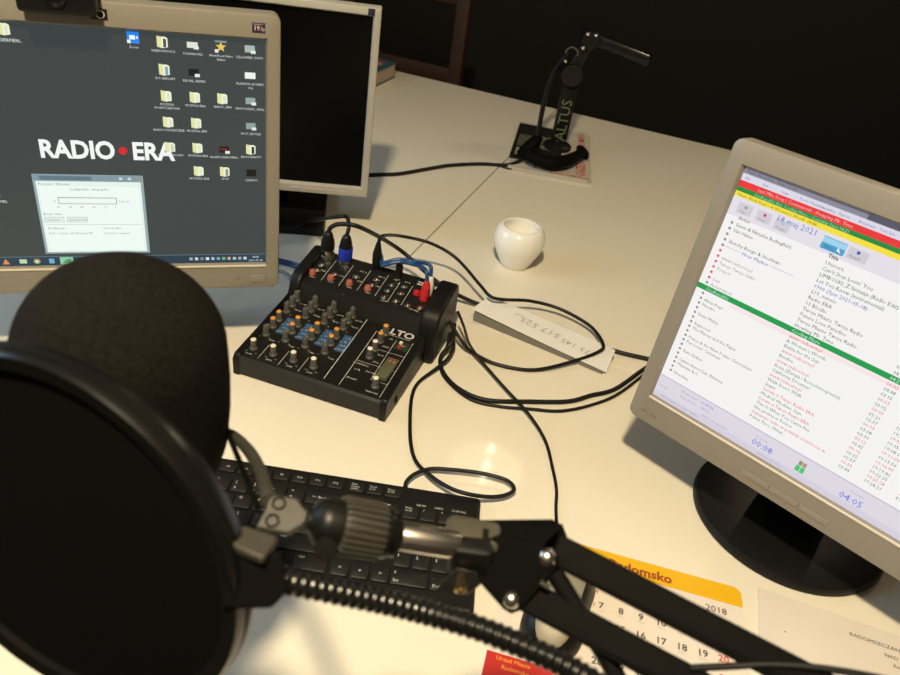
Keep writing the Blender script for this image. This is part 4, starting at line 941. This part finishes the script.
# bracket
g = MB(); X7 = frame(at(473, 534, .331), at(500, 538, .331) - at(446, 528, .331), Vector((0, 0, 1)))
g.box((-.0125, -.008, -.0035), (.0125, .008, .0035), OLIVE, xf=X7, ch=.0034); g.build('bracket_cap', ba, smooth=60)
g = MB(); g.beam(at(450, 548, .330), at(492, 554, .330), .018, .018, BLACK, Vector((0, 0, 1)), ch=.003); g.build('bracket', ba)
ppoly('wing', [(433, 592), (457, 567), (478, 572), (480, 584), (467, 595)], .321, .004, BLACK)
g = MB(); s9 = at(462, 573, .3185); s8 = at(460.5, 588, .3185); g.cyl(s9, s8, .0017, BRASS, n=14); g.lathe([(.0028, 0), (.0028, .002)], BRASS, frame_z(s8, s8 - s9), 6); g.build('set_screw', ba)
# shock mount
sm_ = thing('shock_mount', 'grey metal shock mount bracket with two screws beside the foam', 'microphone mount', T(at(270, 512, .30) - Vector((0, 0, .03))))
PPP = [(270, 493), (297, 498), (304, 508), (311, 513), (304, 524), (288, 533.5), (255, 527), (264, 511)]
F_ = [at(x, y, .303 + (x - 280) * .00006 - (y - 512) * .00022) for x, y in PPP]; pn_ = (F_[1] - F_[0]).cross(F_[-2] - F_[0]).normalized()
if pn_.dot(vd) < 0: pn_ = -pn_
g = MB(); g.loft([[p + pn_ * .004 for p in F_], F_], GPAINT); g.build('plate', sm_, smooth=30, bevel=.0008)
for x, y in ((279, 503.5), (272.3, 520.8)):
    p = at(x, y, .303 + (x - 280) * .00006 - (y - 512) * .00022); g = MB(frame_z(p + pn_ * .0008, -pn_))
    g.lathe([(.0029, 0), (.0029, .0016), (.0024, .0022), (.0022, .0018), (.0018, .0002), (.0001, .0001)], DNICK, n=24); g.build('screw', sm_, smooth=50)
sp_ = spline([at(*q) for q in ((190, 432, .425), (208, 429, .415), (222, 431, .403), (236, 438, .386), (249, 451, .362), (259, 469, .337), (265.5, 490, .313), (268, 500, .3055))], 6)
g = MB(); g.tube(sp_, .0030, GPAINT, 12, flat=.85); g.build('strap', sm_, smooth=60)
rc_ = Vector((f1.x, f1.y, f1.z - .105)); g = MB(); g.tube([rc_ + Vector((.0265 * math.cos(i * .1309), .0265 * math.sin(i * .1309), 0)) for i in range(49)], .004, GPAINT, 10); g.build('cradle_ring', sm_, smooth=60)
g = MB(); g.tube(spline([sp_[0], sp_[0].lerp(rc_, .5) + Vector((0, .01, -.01)), rc_ + (sp_[0] - rc_).normalized() * .027], 6), .003, GPAINT, 10); g.build('strut', sm_, smooth=60)
g = MB(); g.tube(spline([at(224, 424, .400), at(237, 455, .355), at(248, 482, .325), at(258, 508, .305)], 6), .0014, BLACKM, 8); g.build('elastic_cord', sm_, smooth=60)
# the microphone's own cable on the arm
cable('arm_cable', 'dark cable lying along the lower bar of the boom arm', [at(690, 668, .318), at(725, 666.5, .3185), at(770, 664.5, .318), at(820, 668, .316), at(870, 676, .314), at(930, 690, .312)], .0016)

# ------------------------------------------------------------------ lamps
def glow(name, col, k):
    m = mat(name, (.8, .8, .8), .4); bb = m.node_tree.nodes['Principled BSDF']
    bb.inputs['Emission Color'].default_value = (*col, 1); bb.inputs['Emission Strength'].default_value = k; return m
la = Vector((.265, 2.60, CE))
t = thing('ceiling_lamp', 'round glass ceiling lamp over the far desk, seen mirrored in the desktop', 'lamp', T(la))
b = MB(T(la)); b.lathe([(.06, 0), (.06, -.03), (.05, -.035), (.001, -.035)], STEEL, n=32); b.build('canopy', t)
b = MB(T(la)); b.lathe([(.02, -.036), (.12, -.040), (.175, -.046), (.178, -.050), (.12, -.060), (.001, -.066)], glow('lamp_glass', (1, .80, .50), 1.7), n=48); b.build('glass_shade', t, smooth=60)
for dx, dy in ((.015, .11), (0.0, -.01), (-.012, -.10)):
    b = MB(T(la + Vector((dx, dy, -.064)))); b.lathe([(.001, -.03), (.010, -.028), (.014, -.018), (.010, -.006), (.006, .002)], glow('lamp_bulb', (1, .86, .62), 16.0), n=16); b.build('bulb', t)
def hanging(lb, label):
    t = thing('ceiling_lamp', label, 'lamp', T(Vector((lb.x, lb.y, CE))))
    b = MB(T(lb)); b.lathe([(.001, .05), (.03, .045), (.055, .02), (.06, .0), (.055, .004), (.028, .04), (.001, .045)], STEEL, n=32); b.build('shade', t, smooth=60)
    b = MB(T(lb)); b.cyl((0, 0, .045), (0, 0, CE - lb.z), .004, BLACK, n=10); b.lathe([(.045, CE - lb.z - .02), (.045, CE - lb.z)], STEEL, n=24); b.build('stem', t)
    b = MB(T(lb)); b.lathe([(.012, .035), (.02, .02), (.022, .006), (.012, -.006), (.001, -.01)], glow('lamp_bulb_b', (1, .82, .55), 12.0), n=20); b.build('bulb', t, smooth=60)
lb = Vector((-.13, -.22, 1.56)); lc = Vector((1.35, 2.15, 1.60))
hanging(lb, 'hanging ceiling lamp above the viewer that lights the desks')
hanging(lc, 'added unseen fill lamp hanging over the far right corner of the desks')  # lamp and fixture added out of view to brighten the far desks
def light(name, loc, w, col, r):
    l = bpy.data.lights.new(name, 'POINT'); l.energy = w; l.color = col; l.shadow_soft_size = r
    o = bpy.data.objects.new(name, l); o.location = loc; COL.objects.link(o); return o
light('hanging_lamp_light', lb + Vector((0, 0, -.06)), 136, (1.0, .825, .555), .05)
light('far_fill_light', lc + Vector((0, 0, -.06)), 15, (1.0, .81, .53), .05)  # fill light of the added lamp

wd = bpy.data.worlds.new('world'); SC.world = wd; wd.use_nodes = True
wd.node_tree.nodes['Background'].inputs[0].default_value = (.5, .55, .6, 1); wd.node_tree.nodes['Background'].inputs[1].default_value = .02
